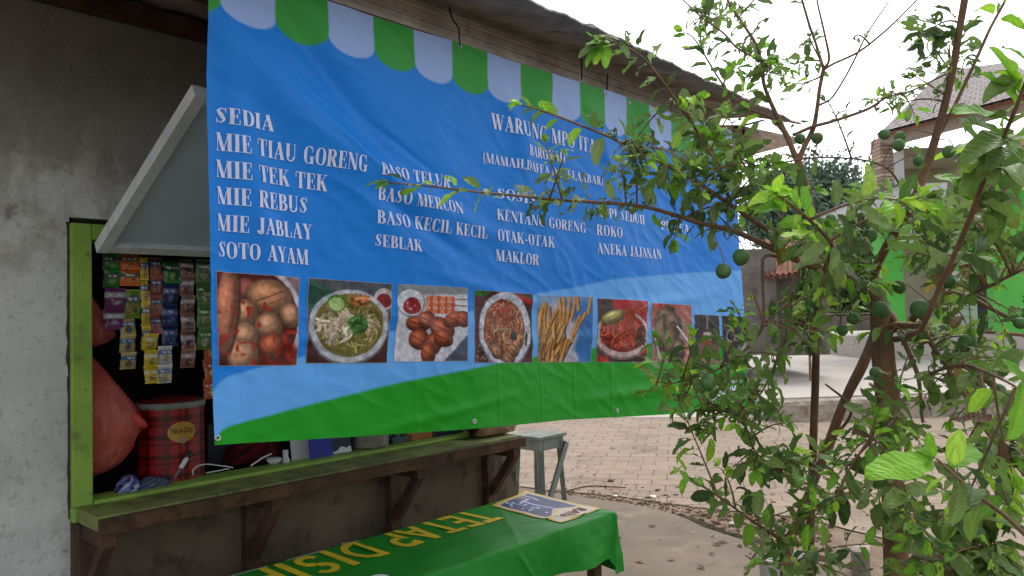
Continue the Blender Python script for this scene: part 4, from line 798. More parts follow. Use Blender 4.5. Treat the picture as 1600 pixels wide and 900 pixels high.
def block_text(text, s_right, width, o_base, o_top):
    tot = sum(BL[c][0] + .07 for c in text); pen, m, k = 0, MB(), 0
    for ch in text:
        for q in BL[ch][1]:
            P = []
            for xx, yy in q: s = s_right - (pen + xx) / tot * width; o = o_base + yy * (o_top - o_base); P.append(WF.P(s, o, topz(s, o) + .0025 + .00015 * (k % 7)))
            m.add(P, [(3, 2, 1, 0)]); k += 1
        pen += BL[ch][0] + .07
    return m.build('cloth_lettering', m_yel, cloth)
block_text('TETAP', sA, adv * 1.02, bo0 + .03, bo0 + .29); block_text('DISIPLIN', sB - .075, adv * 1.50, bo0 + .03, bo0 + .29)
s, o = bench_pt(592, 905, 0); MB().add([WF.P(s + .04 * math.cos(a), o + .04 * math.sin(a), topz(s, o) + .006) for a in np.arange(20) * math.pi / 10], [tuple(range(20))]).build('cloth_emblem', m_white, cloth)
n = 90; p = Pic(n, (186, 158, 70), 21); X, Y = p.x, p.y
p.put(np.minimum(np.minimum(X - .05, .95 - X), np.minimum(Y - .04, .97 - Y)) * 40, (190, 182, 166)); p.put(np.minimum(np.minimum(X - .08, .92 - X), np.minimum(Y - .06, .70 + .06 * np.sin(X * 9) - Y)) * 40, (40, 44, 96)); p.put(np.minimum(np.abs(Y - .73 - .06 * np.sin(X * 9)) * -40 + 1.2, 1), (206, 170, 60))
p.line(.5, .2, .56, .66, .02, (176, 170, 214)); p.line(.4, .22, .66, .2, .016, (176, 170, 214)); p.line(.78, .06, .74, .3, .016, (176, 176, 204)); p.line(.3, .12, .36, .3, .016, (120, 130, 160)); p.ell(.64, .12, .07, .05, (120, 100, 60)); p.noise(4)
for _ in range(14): p.ell(.12 + p.r.random() * .3, .1 + p.r.random() * .55, .025, .02, (160, 186, 206), 0, .2)
qd = [np.array(bench_pt(*q, 0)) for q in ((768, 792), (822, 769), (939, 797), (877, 819))]
y, x = np.mgrid[0:n, 0:n] / (n - 1.0); SO = qd[0] * ((1 - x) * (1 - y))[..., None] + qd[1] * (x * (1 - y))[..., None] + qd[2] * (x * y)[..., None] + qd[3] * ((1 - x) * y)[..., None]
P = np.array([[WF.P(*SO[i, j], topz(*SO[i, j]) + .004) for j in range(n)] for i in range(n)])
post_ = MB().grid(P[::-1], lin(p.a)[::-1]).build('picture_print', m_print, cloth, smooth=True)
V, Fc = font_mesh('RAYA', .02); PP = []
for u, v in V / np.array([V[:, 0].max(), 1]): 
    xx, yy = .82 - u * .62, .80 + v * .12; q = qd[0] * (1 - xx) * (1 - yy) + qd[1] * xx * (1 - yy) + qd[2] * xx * yy + qd[3] * (1 - xx) * yy; PP.append(WF.P(*q, topz(*q) + .0065))
MB().add(PP, Fc).build('picture_lettering', M('maroon_ink', (130, 44, 60), bmp=0), post_)

# ================================================================ BEYOND THE YARD
m_lime = M('lime_house_paint', (92, 186, 78), (82, 172, 70), 1.5, .7, .1)
m_cream = M('cream_wall', (158, 144, 130), (142, 128, 116), 1.2, .8, .15)
m_whitew = M('white_wall', (196, 196, 198), (180, 182, 184), 1.5, .7, .1, c=(150, 150, 146), cs=2, clo=.6, chi=.8)
m_orange = M('orange_trim', (206, 128, 92), (184, 108, 76), 3, .7, .1)
m_tileroof, nt, bs, _ = newmat('grey_roof_tiles')
tc = nt.nodes.new('ShaderNodeTexCoord'); bt = nt.nodes.new('ShaderNodeTexBrick'); bt.inputs['Scale'].default_value = 1
for k_, v_ in (('Brick Width', .3), ('Row Height', .34), ('Mortar Size', .035), ('Mortar Smooth', .4)): bt.inputs[k_].default_value = v_
bt.inputs['Color1'].default_value = (*lin((134, 122, 120)), 1); bt.inputs['Color2'].default_value = (*lin((116, 104, 102)), 1); bt.inputs['Mortar'].default_value = (*lin((74, 66, 70)), 1)
uvn = nt.nodes.new('ShaderNodeAttribute'); uvn.attribute_name = 'Col'
nt.links.new(uvn.outputs['Vector'], bt.inputs['Vector']); nt.links.new(bt.outputs['Color'], bs.inputs['Base Color']); bs.inputs['Roughness'].default_value = .8; bump(nt, bs, bt.outputs['Fac'], -.5, .03)
m_mar = M('maroon_roof', (120, 56, 62), (92, 42, 48), 6, .75, .3)
m_dk = M('dark_door', (58, 56, 70), (48, 46, 58), 4, .6, .05)
m_pillar, nt, bs, _ = newmat('stone_cladding'); tc = nt.nodes.new('ShaderNodeTexCoord'); mp = nt.nodes.new('ShaderNodeMapping'); mp.inputs['Rotation'].default_value = (R(90), 0, 0); bt = nt.nodes.new('ShaderNodeTexBrick'); bt.inputs['Scale'].default_value = 1
for k_, v_ in (('Brick Width', .3), ('Row Height', .1), ('Mortar Size', .012)): bt.inputs[k_].default_value = v_
bt.inputs['Color1'].default_value = (*lin((190, 160, 140)), 1); bt.inputs['Color2'].default_value = (*lin((140, 120, 110)), 1); bt.inputs['Mortar'].default_value = (*lin((90, 80, 74)), 1)
nt.links.new(tc.outputs['Object'], mp.inputs[0]); nt.links.new(mp.outputs[0], bt.inputs['Vector']); nt.links.new(bt.outputs['Color'], bs.inputs['Base Color']); bs.inputs['Roughness'].default_value = .9
HY = 21.0
hz = np.array([0, 0, .2])
def hx(x, y, t): p = at(x, y, t); return p
def hbox(mb, x0, y0, x1, y1, t, th):       # upright block standing t metres away, th deep
    a, b = at(x0, y1, t), at(x1, y0, t); return mb.box(a[0], b[0], t, t + th, min(a[2], b[2]), max(a[2], b[2]))
hs_ = thing('green_house', 'lime green house with grey tiled roof and white porch canopy beyond the yard', 'house')
m = MB(); hbox(m, 1408, 232, 1556, 560, HY + 2, .2); m.build('porch_wall', m_cream, hs_)
m = MB(); hbox(m, 1556, 236, 1760, 560, HY - 2, .3); m.build('wall', m_lime, hs_)
m = MB(); hbox(m, 1380, 516, 1800, 566, HY - 2.6, 6); m.build('porch_floor', m_yard, hs_)
for x0, x1, y0 in ((1383, 1410, 330), (1502, 1524, 330)):
    m = MB(); hbox(m, x0, y0, x1, 422 if x0 > 1490 else 516, HY - .6, .6); pp = m.build('column', m_lime, hs_)
    if x0 > 1490: m = MB(); hbox(m, x0 - 1, 422.5, x1 + 1, 516, HY - .63, .66); m.build('tiled_base', m_whitew, pp)
    m = MB(); hbox(m, x0 - 8, 338 if x0 < 1490 else 368, x0 - 1, 352 if x0 < 1490 else 376, HY - .7, .2); m.build('lamp_bracket', m_orange, pp)
m = MB(); hbox(m, 1526, 395, 1550, 514, HY + 1.9, .08); d_ = m.build('door', m_dk, hs_); m = MB(); hbox(m, 1478, 395, 1500, 514, HY + 1.9, .08); m.build('door', m_dk, hs_)
m = MB(); hbox(m, 1411, 352, 1434, 384, HY + 1.88, .1); m.build('window', m_whitew, hs_)
m = MB(); m.prism([at(*p, HY - 2.4) for p in ((1325, 318), (1412, 288), (1480, 285), (1480, 318), (1325, 334))], (.3, 2.6, 0)); cnp = m.build('porch_canopy', m_whitew, hs_)
m = MB(); m.prism([at(*p, HY - 2.45) for p in ((1323, 315), (1411, 284), (1411, 288), (1323, 319))], (.3, 2.7, 0)); m.build('canopy_edge', M('canopy_edge_grey', (110, 110, 112)), cnp)
m = MB(); hbox(m, 1381, 212, 1399, 300, HY - 1.2, .5); m.build('stone_pillar', m_pillar, hs_)
m = MB(); hbox(m, 1400.5, 240, 1416, 292, HY - 1.2, .4); m.build('white_column', m_whitew, hs_)
m = MB(); m.prism([at(*p, HY - 1.6) for p in ((1376, 222), (1376, 210), (1555, 162), (1640, 140), (1640, 166), (1555, 186), (1400, 226))], (0, .12, 0)); m.build('fascia', m_cream, hs_)
m = MB(); m.prism([at(*p, HY - 1.72) for p in ((1374, 208), (1555, 160), (1640, 138), (1640, 144), (1555, 166), (1374, 214))], (0, .1, 0)); m.build('orange_trim', m_orange, hs_)
m = MB(); hbox(m, 1416.5, 226, 1560, 246, HY + .2, 1.7); m.build('upper_wall', m_cream, hs_)
def roofquad(parent, name, pts, mat_, nx=6, ny=6):
    q = [at(*p) for p in pts]; y, x = np.mgrid[0:ny, 0:nx]; x = x / (nx - 1); y = y / (ny - 1)
    P = q[0] * ((1 - x) * (1 - y))[..., None] + q[1] * (x * (1 - y))[..., None] + q[2] * (x * y)[..., None] + q[3] * ((1 - x) * y)[..., None]
    lw, lh = np.linalg.norm(q[1] - q[0]), np.linalg.norm(q[3] - q[0]); c = np.stack([x * lw, y * lh, y * 0], -1)
    mm = MB(); mm.grid(P, c); mm.grid(P[::-1] - np.array([0, 0, .08]), c[::-1]); return mm.build(name, mat_, parent)
roofquad(hs_, 'roof', ((1376, 206, HY - 1.9), (1640, 136, HY - 1.9), (1580, 96, HY + 2.5), (1470, 112, HY + 2.5)), m_tileroof)
roofquad(hs_, 'roof', ((1376, 206, HY - 1.9), (1470, 112, HY + 2.5), (1474, 118, HY + 4), (1440, 190, HY + 4)), m_tileroof)
roofquad(hs_, 'maroon_roof', ((1566, 238, HY - 3.6), (1760, 226, HY - 3.6), (1740, 170, HY - 2.0), (1578, 212, HY - 2.0)), m_mar)
m = MB(); m.prism([at(*p, HY - 3.6) for p in ((1566, 238), (1760, 226), (1760, 240), (1566, 251))], (0, 1.4, 0)); m.build('eave_board', m_whitew, hs_)
# old grey outbuilding at the far end
ob = thing('outbuilding', 'old grey rendered outbuilding with a brown tiled roof behind the end of the banner', 'outbuilding')
m = MB(); hbox(m, 1120, 388, 1212, 556, 14, 3); hbox(m, 1212.5, 404, 1292, 556, 14.4, 3); m.build('wall', m_oldwall, ob)
rows = []
for i in range(40):
    for_ = []
    for j in range(10):
        x = 1196 + (1306 - 1196) * i / 39; y = np.interp(j, [0, 9], [430, 372]) - (x - 1196) * .12; p = at(x, y, 13.9 + j * .14); p[2] += .03 * math.cos(i * 1.9) - (.02 if j % 3 == 0 else 0); for_.append(p)
    rows.append(for_)
A_ = np.array(rows); m = MB(); m.grid(A_); m.grid(A_[::-1] - np.array([0, 0, .06])); m.build('tile_roof', m_clay, ob)
hx_ = thing('yard_wall', 'low grey wall at the far side of the yard left of the green house', 'wall')
m = MB(); hbox(m, 1288, 492, 1384, 532, 26, .3); m.build('wall_body', m_oldwall, hx_)
m = MB(); hbox(m, 1286, 488, 1386, 492, 25.95, .4); m.build('coping', m_stone, hx_)

# ================================================================ FOLIAGE TOOLS
def leafcloud(cx, rad, n, size, cols, seed, shell=.55):
    """many leaf clumps through an uneven crown, gaps left between the clumps"""
    r = np.random.default_rng(seed); m = MB(); ncl = max(6, n // 70); V, Fc, Cc = [], [], []
    cen = r.standard_normal((ncl, 3)); cen /= np.linalg.norm(cen, axis=1)[:, None]; cen *= (shell + (1 - shell) * r.random((ncl, 1)) ** .6); cen = cx + cen * rad * (.85 + .3 * r.random((ncl, 1)))
    cb = r.random(ncl); k = 0
    for i in range(n):
        j = r.integers(ncl); p = cen[j] + r.standard_normal(3) * np.asarray(rad) * .17; a = r.standard_normal(3); a /= np.linalg.norm(a); b = np.cross(a, r.standard_normal(3)); b /= np.linalg.norm(b)
        L = size * (.6 + .8 * r.random()); V += [p - a * L, p + b * L * .45, p + a * L, p - b * L * .45]; Fc.append((k, k + 1, k + 2, k + 3)); k += 4
        c = cols[0] + (cols[1] - cols[0]) * np.clip(cb[j] * .7 + r.random() * .3, 0, 1); Cc += [c] * 4
    m.add(V, Fc); m.c.append(np.array(Cc)); return m
def far_tree(x, yb, yt, w, t, cols, label, seed, name='broadleaf_tree'):
    tr_ = thing(name, label, 'tree', 'trees beyond the yard'); b = at(x, 520, t); b[2] = -.1; top = at(x, yt, t)[2]; bot = at(x, yb, t)[2]; rw = w / F * t; c = np.array([b[0], b[1], (top + bot) / 2])
    leafcloud(c, np.array([rw, rw, (top - bot) / 2]), 14000, .15, cols, seed, .35).build('crown', m_far, tr_)
    q = MB(); q.tube([b, b * [1, 1, 0] + [0.15, 0, c[2] * .5], c + [0, 0, (top - bot) * .2]], [.28, .2, .06], 8)
    for k in range(4): a = k * 1.6 + seed; q.tube([c * [1, 1, 0] + [0, 0, c[2] * .62], c + np.array([math.cos(a) * rw * .5, math.sin(a) * rw * .5, .2]), c + np.array([math.cos(a) * rw * .75, math.sin(a) * rw * .75, (top - bot) * .25])], [.12, .07, .02], 6)
    q.build('trunk', m_trunk, tr_, smooth=True)
d0, d1 = lin((78, 100, 88)), lin((122, 142, 122))
far_tree(1228, 390, 268, 50, 40, (d0, d1), 'dark bluish green tree right beside the banner edge beyond the yard', 1)
far_tree(1300, 420, 248, 62, 44, (d0, d1), 'tallest dark bluish green tree beyond the yard, behind the forked bare stems', 2)
far_tree(1368, 430, 300, 40, 36, (lin((76, 108, 80)), lin((124, 156, 112))), 'lighter green tree against the stone pillar of the green house', 3)
bu = thing('roadside_bush', 'dark green bush at the far side of the yard under the white canopy', 'bush')
c = at(1344, 450, 29); leafcloud(c, np.array([1.1, 1, 1.9]), 2600, .16, (lin((32, 50, 34)), lin((66, 96, 58))), 5, .2).build('foliage', m_far, bu)
MB().tube([c * [1, 1, 0] + [0, 0, .2], c], [.08, .03], 6).build('stem', m_trunk, bu)
bu = thing('roadside_bush', 'low green bush in front of the old grey outbuilding', 'bush')
c = at(1262, 478, 13.6); leafcloud(c, np.array([.35, .3, .55]), 900, .07, (lin((36, 58, 34)), lin((84, 120, 60))), 6, .2).build('foliage', m_far, bu)
MB().tube([c * [1, 1, 0] + [0, 0, .25], c], [.03, .01], 6).build('stem', m_trunk, bu)

# ================================================================ THE GUAVA TREE
tree = thing('guava_tree', 'guava tree with green fruits and insect eaten leaves in front of the banner and yard', 'tree')
SK = []                                         # every skeleton point: where twigs may spring from
wood = {}
def path(pts, n=None):
    """pixel, depth, pixel radius -> a smooth line of points and radii in metres"""
    P = np.array([at(x, y, t) for x, y, t, r_ in pts]); rr = np.array([r_ * t / F for x, y, t, r_ in pts]); k = len(P); n = n or max(8, k * 5)
    u = np.linspace(0, k - 1, n); Pe = np.vstack([2 * P[0] - P[1], P, 2 * P[-1] - P[-2]]); out = []
    for q in u:
        i = min(int(q), k - 2); f_ = q - i; p0, p1, p2, p3 = Pe[i:i + 4]
        out.append(.5 * ((2 * p1) + (p2 - p0) * f_ + (2 * p0 - 5 * p1 + 4 * p2 - p3) * f_ ** 2 + (3 * p1 - p0 - 3 * p2 + p3) * f_ ** 3))
    return np.array(out), np.interp(u, range(k), rr)
def limb(pts, name='branch', n_side=9, knots=True):
    P, rr = path(pts); rr = rr * np.where(rr > .03, .86, np.where(rr > .012, .76, .7))
    if knots:
        for i in range(1, len(P) - 1): rr[i] *= 1 + .14 * mnoise.noise(Vector(P[i] * 9)); P[i] += np.array([mnoise.noise(Vector(P[i] * 9) + Vector((k * 13.7, k * 5.1, 0))) for k in range(3)]) * min(rr[i], .009) * .4
    MB().tube(P, rr, n_side).build(name, m_trunk, tree, smooth=True)
    for i in range(len(P) - 1):
        for f_ in (0, .5): SK.append((*(P[i] * (1 - f_) + P[i + 1] * f_), rr[i]))
    return P, rr
T0 = 2.65
gz = -(T0 / F) * 0
limb(((1404, 1155, T0, 25), (1402, 1000, T0, 23), (1400, 880, T0, 22), (1396, 760, T0, 20), (1388, 640, T0, 20), (1380, 560, T0, 19), (1375, 500, T0, 17), (1368, 455, T0, 14), (1362, 425, T0, 9)), 'trunk', 14)
B1 = limb(((1392, 520, T0, 15), (1372, 478, T0, 15), (1340, 447, 2.62, 13), (1300, 424, 2.6, 10), (1255, 410, 2.55, 8), (1213, 391, 2.5, 7), (1155, 364, 2.45, 6), (1089, 347, 2.4, 5), (1004, 323, 2.35, 4.2), (920, 315, 2.3, 3.6), (849, 310, 2.25, 3), (740, 299, 2.15, 2.4), (650, 289, 2.1, 2), (606, 286, 2.08, 1.4)))
C1 = limb(((1213, 391, 2.5, 6), (1207, 373, 2.48, 6), (1200, 360, 2.47, 5.5), (1151, 327, 2.42, 5), (1078, 278, 2.35, 4.2), (1020, 246, 2.3, 3.6), (933, 206, 2.22, 2.8), (843, 172, 2.15, 2), (815, 165, 2.13, 1.4)))
Z1 = limb(((1140, 312, 2.41, 3.6), (1113, 247, 2.42, 3.4), (1077, 187, 2.42, 3.1), (1037, 130, 2.4, 2.7), (1003, 90, 2.38, 2.3), (966, 68, 2.35, 1.8), (938, 66, 2.34, 1.2)))
D1 = limb(((1378, 500, T0, 12), (1366, 440, T0, 11), (1378, 398, 2.6, 9), (1420, 329, 2.5, 9), (1447, 260, 2.45, 8.5), (1467, 198, 2.4, 8), (1489, 107, 2.35, 7.5), (1507, 0, 2.3, 7), (1518, -70, 2.3, 6)))
E1 = limb(((1458, 228, 2.43, 4), (1482, 184, 2.42, 4), (1518, 109, 2.4, 3.6), (1544, 51, 2.4, 3.2), (1571, 0, 2.4, 2.8), (1585, -40, 2.4, 2)))
F0 = limb(((1345, 450, 2.62, 8), (1310, 410, 2.66, 9), (1275, 350, 2.7, 9.5), (1258, 290, 2.72, 9.5), (1247, 253, 2.72, 9)))
F1 = limb(((1247, 253, 2.72, 7), (1233, 218, 2.73, 6), (1222, 198, 2.74, 5.5), (1204, 160, 2.75, 4.5), (1193, 129, 2.75, 4), (1191, 104, 2.76, 3.8), (1182, 73, 2.77, 3.5), (1164, 42, 2.78, 3), (1144, 13, 2.8, 2.6), (1120, -30, 2.8, 2)))
F2 = limb(((1247, 253, 2.72, 6.5), (1258, 228, 2.72, 6), (1271, 202, 2.72, 5.5), (1277, 170, 2.72, 4.6), (1281, 140, 2.72, 4.5), (1287, 107, 2.72, 4.2)))
F3 = limb(((1287, 107, 2.72, 3.4), (1281, 90, 2.72, 3.2), (1273, 62, 2.72, 3), (1264, 38, 2.72, 2.7), (1253, 0, 2.72, 2.4), (1246, -30, 2.72, 2)))
F4 = limb(((1287, 107, 2.72, 3), (1295, 93, 2.71, 2.8), (1289, 55, 2.7, 2.4), (1278, 7, 2.7, 2), (1272, -30, 2.7, 1.6)))
F5 = limb(((1284, 112, 2.72, 2.8), (1300, 101, 2.7, 2.6), (1340, 82, 2.66, 2.4), (1378, 53, 2.62, 2.2), (1402, 31, 2.6, 2), (1433, 0, 2.58, 1.6), (1450, -20, 2.58, 1.3)))
F6 = limb(((1278, 165, 2.72, 2.8), (1300, 153, 2.72, 2.5), (1320, 122, 2.7, 2.2), (1335, 93, 2.68, 2), (1355, 53, 2.66, 1.7), (1389, 2, 2.64, 1.3)))
F7 = limb(((1238, 211, 2.73, 4), (1270, 198, 2.7, 4), (1300, 190, 2.68, 3.6), (1355, 171, 2.62, 3), (1384, 153, 2.6, 2.5), (1424, 142, 2.55, 2.1), (1469, 120, 2.5, 1.7), (1490, 112, 2.45, 1.3)))
F8 = limb(((1233, 215, 2.73, 4.6), (1204, 184, 2.74, 4), (1173, 171, 2.75, 3), (1142, 149, 2.76, 2.5), (1124, 124, 2.77, 2.2), (1107, 96, 2.78, 2), (1084, 60, 2.8, 1.5), (1068, 50, 2.8, 1)))
F9 = limb(((1188, 95, 2.76, 2.5), (1153, 76, 2.8, 2.4), (1129, 51, 2.85, 2.1), (1096, 27, 2.9, 1.8), (1067, 0, 2.92, 1.5), (1040, -15, 2.95, 1)))
G1 = limb(((1440, 515, 1.75, 6), (1462, 464, 1.65, 5.5), (1493, 393, 1.55, 5.5), (1513, 344, 1.5, 5.5), (1538, 282, 1.42, 5.5), (1562, 230, 1.38, 5), (1590, 160, 1.3, 4.5), (1620, 80, 1.25, 3)))
limb(((1400, 530, 2.6, 7), (1425, 522, 2.2, 7), (1440, 515, 1.75, 6)))
H1 = limb(((1440, 500, 2.3, 7), (1470, 458, 2.3, 6.5), (1489, 416, 2.3, 6.5), (1522, 397, 2.3, 6), (1560, 388, 2.25, 6), (1610, 376, 2.2, 5.5)))
I1 = limb(((1425, 500, 2.5, 7), (1473, 459, 2.4, 5.5), (1511, 464, 2.35, 5.5), (1544, 480, 2.3, 5), (1587, 502, 2.25, 5), (1630, 522, 2.2, 4.5)))
J1 = limb(((1430, 540, 2.5, 4), (1482, 523, 2.5, 4), (1533, 518, 2.48, 4), (1600, 524, 2.45, 3.5)))
limb(((1385, 515, T0, 8), (1400, 508, 2.6, 7.5), (1430, 509, 2.5, 7), (1442, 513, 2.45, 6.5)))
K1 = limb(((1436, 508, 2.46, 6.5), (1445, 522, 2.44, 6), (1460, 544, 2.4, 5.5), (1489, 587, 2.3, 5), (1533, 660, 2.2, 5), (1563, 700, 2.15, 5), (1610, 744, 2.1, 4.5)))
L1 = limb(((1392, 490, T0, 7), (1404, 515, 2.6, 6), (1424, 560, 2.58, 5), (1436, 598, 2.56, 4.5), (1442, 660, 2.55, 3.5)))
M1 = limb(((1384, 470, 2.72, 10), (1360, 542, 2.74, 10), (1332, 600, 2.76, 10), (1300, 680, 2.8, 10), (1272, 755, 2.82, 9), (1240, 830, 2.85, 9), (1225, 900, 2.86, 9)))
N1 = limb(((1400, 850, 2.6, 12), (1425, 822, 2.55, 10), (1443, 813, 2.5, 9), (1487, 807, 2.45, 8), (1540, 813, 2.4, 7), (1590, 790, 2.35, 5)))
N2 = limb(((1410, 890, 2.55, 7), (1443, 860, 2.5, 6), (1487, 830, 2.45, 5), (1513, 817, 2.42, 4), (1560, 770, 2.38, 3)))
O1_ = limb(((1640, 870, 1.22, 6), (1600, 833, 1.22, 5.5), (1573, 807, 1.22, 5), (1533, 777, 1.2, 4.5), (1493, 743, 1.2, 3.5), (1463, 717, 1.2, 2.5)))
P1 = limb(((1225, 870, 2.5, 4), (1217, 843, 2.45, 3.4), (1173, 813, 2.35, 3), (1133, 783, 2.28, 2.6), (1093, 757, 2.2, 2.2), (1062, 735, 2.15, 1.6)))
Q1 = limb(((1280, 760, 2.6, 3), (1230, 745, 2.5, 2.6), (1195, 720, 2.45, 2.2), (1177, 700, 2.4, 2), (1167, 673, 2.4, 1.8), (1150, 640, 2.38, 1.2)))
R1 = limb(((1230, 404, 2.52, 3.5), (1196, 400, 2.45, 3.4), (1191, 422, 2.42, 3.4), (1193, 467, 2.4, 3.4), (1191, 507, 2.38, 3.2), (1178, 533, 2.36, 3), (1156, 553, 2.34, 2.8), (1124, 576, 2.3, 2.4), (1089, 589, 2.26, 2), (1056, 598, 2.22, 1.6), (1010, 612, 2.18, 1.1)))
S1__ = limb(((1255, 412, 2.55, 3), (1236, 447, 2.55, 3), (1233, 478, 2.54, 3), (1229, 520, 2.53, 3), (1216, 558, 2.5, 2.8), (1204, 584, 2.48, 2.5), (1187, 617, 2.44, 2.2), (1150, 643, 2.4, 1.6), (1110, 650, 2.38, 1.1)))
U1 = limb(((1330, 445, 2.6, 5), (1290, 425, 2.3, 5), (1300, 385, 1.95, 4.5), (1260, 340, 1.8, 3.6), (1215, 305, 1.75, 2.4)))
V1 = limb(((1360, 600, 2.72, 4), (1400, 640, 2.3, 4), (1360, 690, 2.0, 3.4), (1368, 655, 1.95, 2.4)))
W1 = limb(((1300, 690, 2.8, 4), (1330, 640, 2.7, 3), (1290, 600, 2.7, 2.2)))
X1 = limb(((1420, 330, 2.5, 3), (1400, 278, 2.45, 2.6), (1370, 255, 2.42, 2.4), (1310, 246, 2.5, 2), (1250, 249, 2.55, 1.8), (1160, 268, 2.5, 1.3)))
Y1 = limb(((1378, 420, 2.6, 3), (1335, 350, 2.5, 2.2), (1350, 310, 2.45, 2), (1362, 262, 2.42, 1.6)))
limb(((1300, 870, 2.3, 4), (1250, 880, 2.2, 3.4), (1190, 880, 2.1, 2.6), (1165, 868, 2.08, 1.6)))
limb(((1430, 870, 2.3, 5), (1500, 880, 2.0, 4), (1560, 850, 1.9, 3)))
limb(((1260, 800, 2.7, 3), (1300, 790, 2.5, 3), (1330, 770, 2.4, 2)))
limb(((1510, 464, 2.3, 4), (1560, 440, 1.9, 4), (1600, 420, 1.7, 3)))
limb(((1440, 590, 2.5, 3.5), (1500, 570, 2.0, 3.5), (1580, 600, 1.5, 3), (1620, 640, 1.2, 2.5)))
SKA = np.array(SK)
LV = {'v': [], 'f': [], 'c': [], 'u': [], 'n': 0}
DK = [lin(c) for c in ((98, 130, 60), (74, 104, 50), (110, 142, 66), (124, 150, 80), (102, 126, 66), (134, 156, 96), (66, 92, 46), (118, 150, 62))]
LM = [lin(c) for c in ((160, 206, 58), (132, 188, 50), (170, 208, 74), (120, 174, 56), (112, 166, 54))]
OLD = [lin(c) for c in ((150, 128, 50), (120, 84, 52), (96, 66, 48))]
lr = np.random.default_rng(11)
def leaf(base, d, up, L, c, holes=.0, curl=None, nx=None):
    nx = nx or (12 if L < .075 else 14); ny = 8
    d = d / np.linalg.norm(d); s = np.cross(d, up); s /= np.linalg.norm(s) + 1e-9; u = np.cross(s, d)
    t = np.linspace(0, 1, nx)[:, None]; w = np.linspace(-1, 1, ny + 1)[None, :]
    hw = .215 * L * (np.sin(np.pi * np.clip(t, 0, 1) ** .88) ** .58 + .02) * (1 + .05 * np.sin(t * 23 + lr.random() * 6)); hw[-1] = .001
    cu = lr.normal(.35, .35) if curl is None else curl; fold = abs(lr.normal(.35, .2)); ang = t * cu * 1.6
    x = L * np.cumsum(np.cos(ang), 0) / nx + w * 0; zc = -L * np.cumsum(np.sin(ang), 0) / nx
    y = w * hw * math.cos(fold); z = zc + np.abs(w) * hw * math.sin(fold) + .025 * L * np.sin(t * 14 + lr.random() * 6) * np.abs(w) * np.sign(w)
    P = base + x[..., None] * d + y[..., None] * s + z[..., None] * u
    mask = np.ones((nx - 1, ny), bool)
    if lr.random() < holes:
        tm, wm = np.mgrid[0:nx - 1, 0:ny]; tm = (tm + .5) / (nx - 1); wm = (wm + .5) / ny * 2 - 1
        for _ in range(lr.integers(2, 11)):
            a, b = lr.random() * .95, lr.uniform(-1.1, 1.1); rr_ = lr.uniform(.06, .2) * (1.4 if abs(b) > .8 else .85); mask &= ~((((tm - a) * 1.0) ** 2 + ((wm - b) * .40) ** 2 < rr_ ** 2) & (np.abs(wm) > .06 * (lr.random() < .8)))
        mask[:2] = True
    k = LV['n']; idx = np.arange(nx * (ny + 1)).reshape(nx, ny + 1) + k
    i, j = np.nonzero(mask); LV['f'].append(np.stack([idx[i, j], idx[i + 1, j], idx[i + 1, j + 1], idx[i, j + 1]], 1))
    LV['v'].append(P.reshape(-1, 3)); LV['n'] += P.shape[0] * P.shape[1]
    cc = np.asarray(c) * (.85 + .3 * lr.random()); cc = np.tile(cc, (nx, ny + 1, 1)); cc[:, ny // 2] = cc[:, ny // 2] * 1.15 + .012
    if lr.random() < .25: cc[-3:] = cc[-3:] * .6 + OLD[1] * .4
    LV['c'].append(cc.reshape(-1, 3)); vein = .5 + .5 * np.cos((t * 9 - np.abs(w) * 1.1) * 2 * math.pi) + 0 * w; LV['u'].append(vein.ravel())
UPZ = np.array([0, 0, 1.0])
stems = MB()
def twig(P, rad, L=.075, lime=.3, holes=.6, start=.15, gap=.036, bare=0.0, tip=True, petiole=.008):
    L *= 1.04; gap *= .98; lime = min(.9, lime * 1.35 + .08); P = np.asarray(P); seg = np.linalg.norm(np.diff(P, axis=0), axis=1); S = np.concatenate([[0], np.cumsum(seg)]); tot = S[-1]; s = tot * start; k = lr.integers(4)
    while s < tot - .01:
        if lr.random() > bare:
            p = np.array([np.interp(s, S, P[:, a]) for a in range(3)]); q = np.array([np.interp(min(s + .02, tot), S, P[:, a]) for a in range(3)]); d = q - p; d /= np.linalg.norm(d) + 1e-9
            a = np.cross(d, UPZ) if abs(d[2]) < .93 else np.array([1.0, 0, 0]); a /= np.linalg.norm(a); b = np.cross(a, d); ph = (k % 2) * math.pi / 2 * .8 + lr.normal(0, .25)
            f_ = s / tot; young = max(0, (f_ - .72) / .28)
            for sg in (1, -1):
                if lr.random() < .1: continue
                side = sg * (a * math.cos(ph) + b * math.sin(ph)); dr_ = d * (.45 + .5 * young) + side * .85 + UPZ * lr.normal(-.02, .2); dr_ /= np.linalg.norm(dr_)
                islime = lr.random() < lime * (.16 + 1.5 * young); c = LM[lr.integers(len(LM))] if islime else DK[lr.integers(len(DK))]
                if lr.random() < .012: c = OLD[lr.integers(3)]
                up = UPZ + lr.normal(0, .45, 3) + d * .3
                leaf(p + dr_ * petiole, dr_, up, L * (1 - .4 * young) * lr.uniform(.75, 1.2), c, holes * (.25 if islime else 1))
                stems.add(*((lambda m_: (m_.v[0], m_.f))(MB().tube([p, p + dr_ * (petiole + .004)], [.0011, .0008], 4, cap=False))))
        s += gap * lr.uniform(.8, 1.3); k += 1
    if tip:
        d = P[-1] - P[-2]; d /= np.linalg.norm(d)
        for i in range(3): leaf(P[-1], d + lr.normal(0, .35, 3) + UPZ * .15, UPZ + lr.normal(0, .4, 3), L * lr.uniform(.4, .75), LM[lr.integers(len(LM))] if lr.random() < lime * 2 else DK[lr.integers(len(DK))], holes * .2)
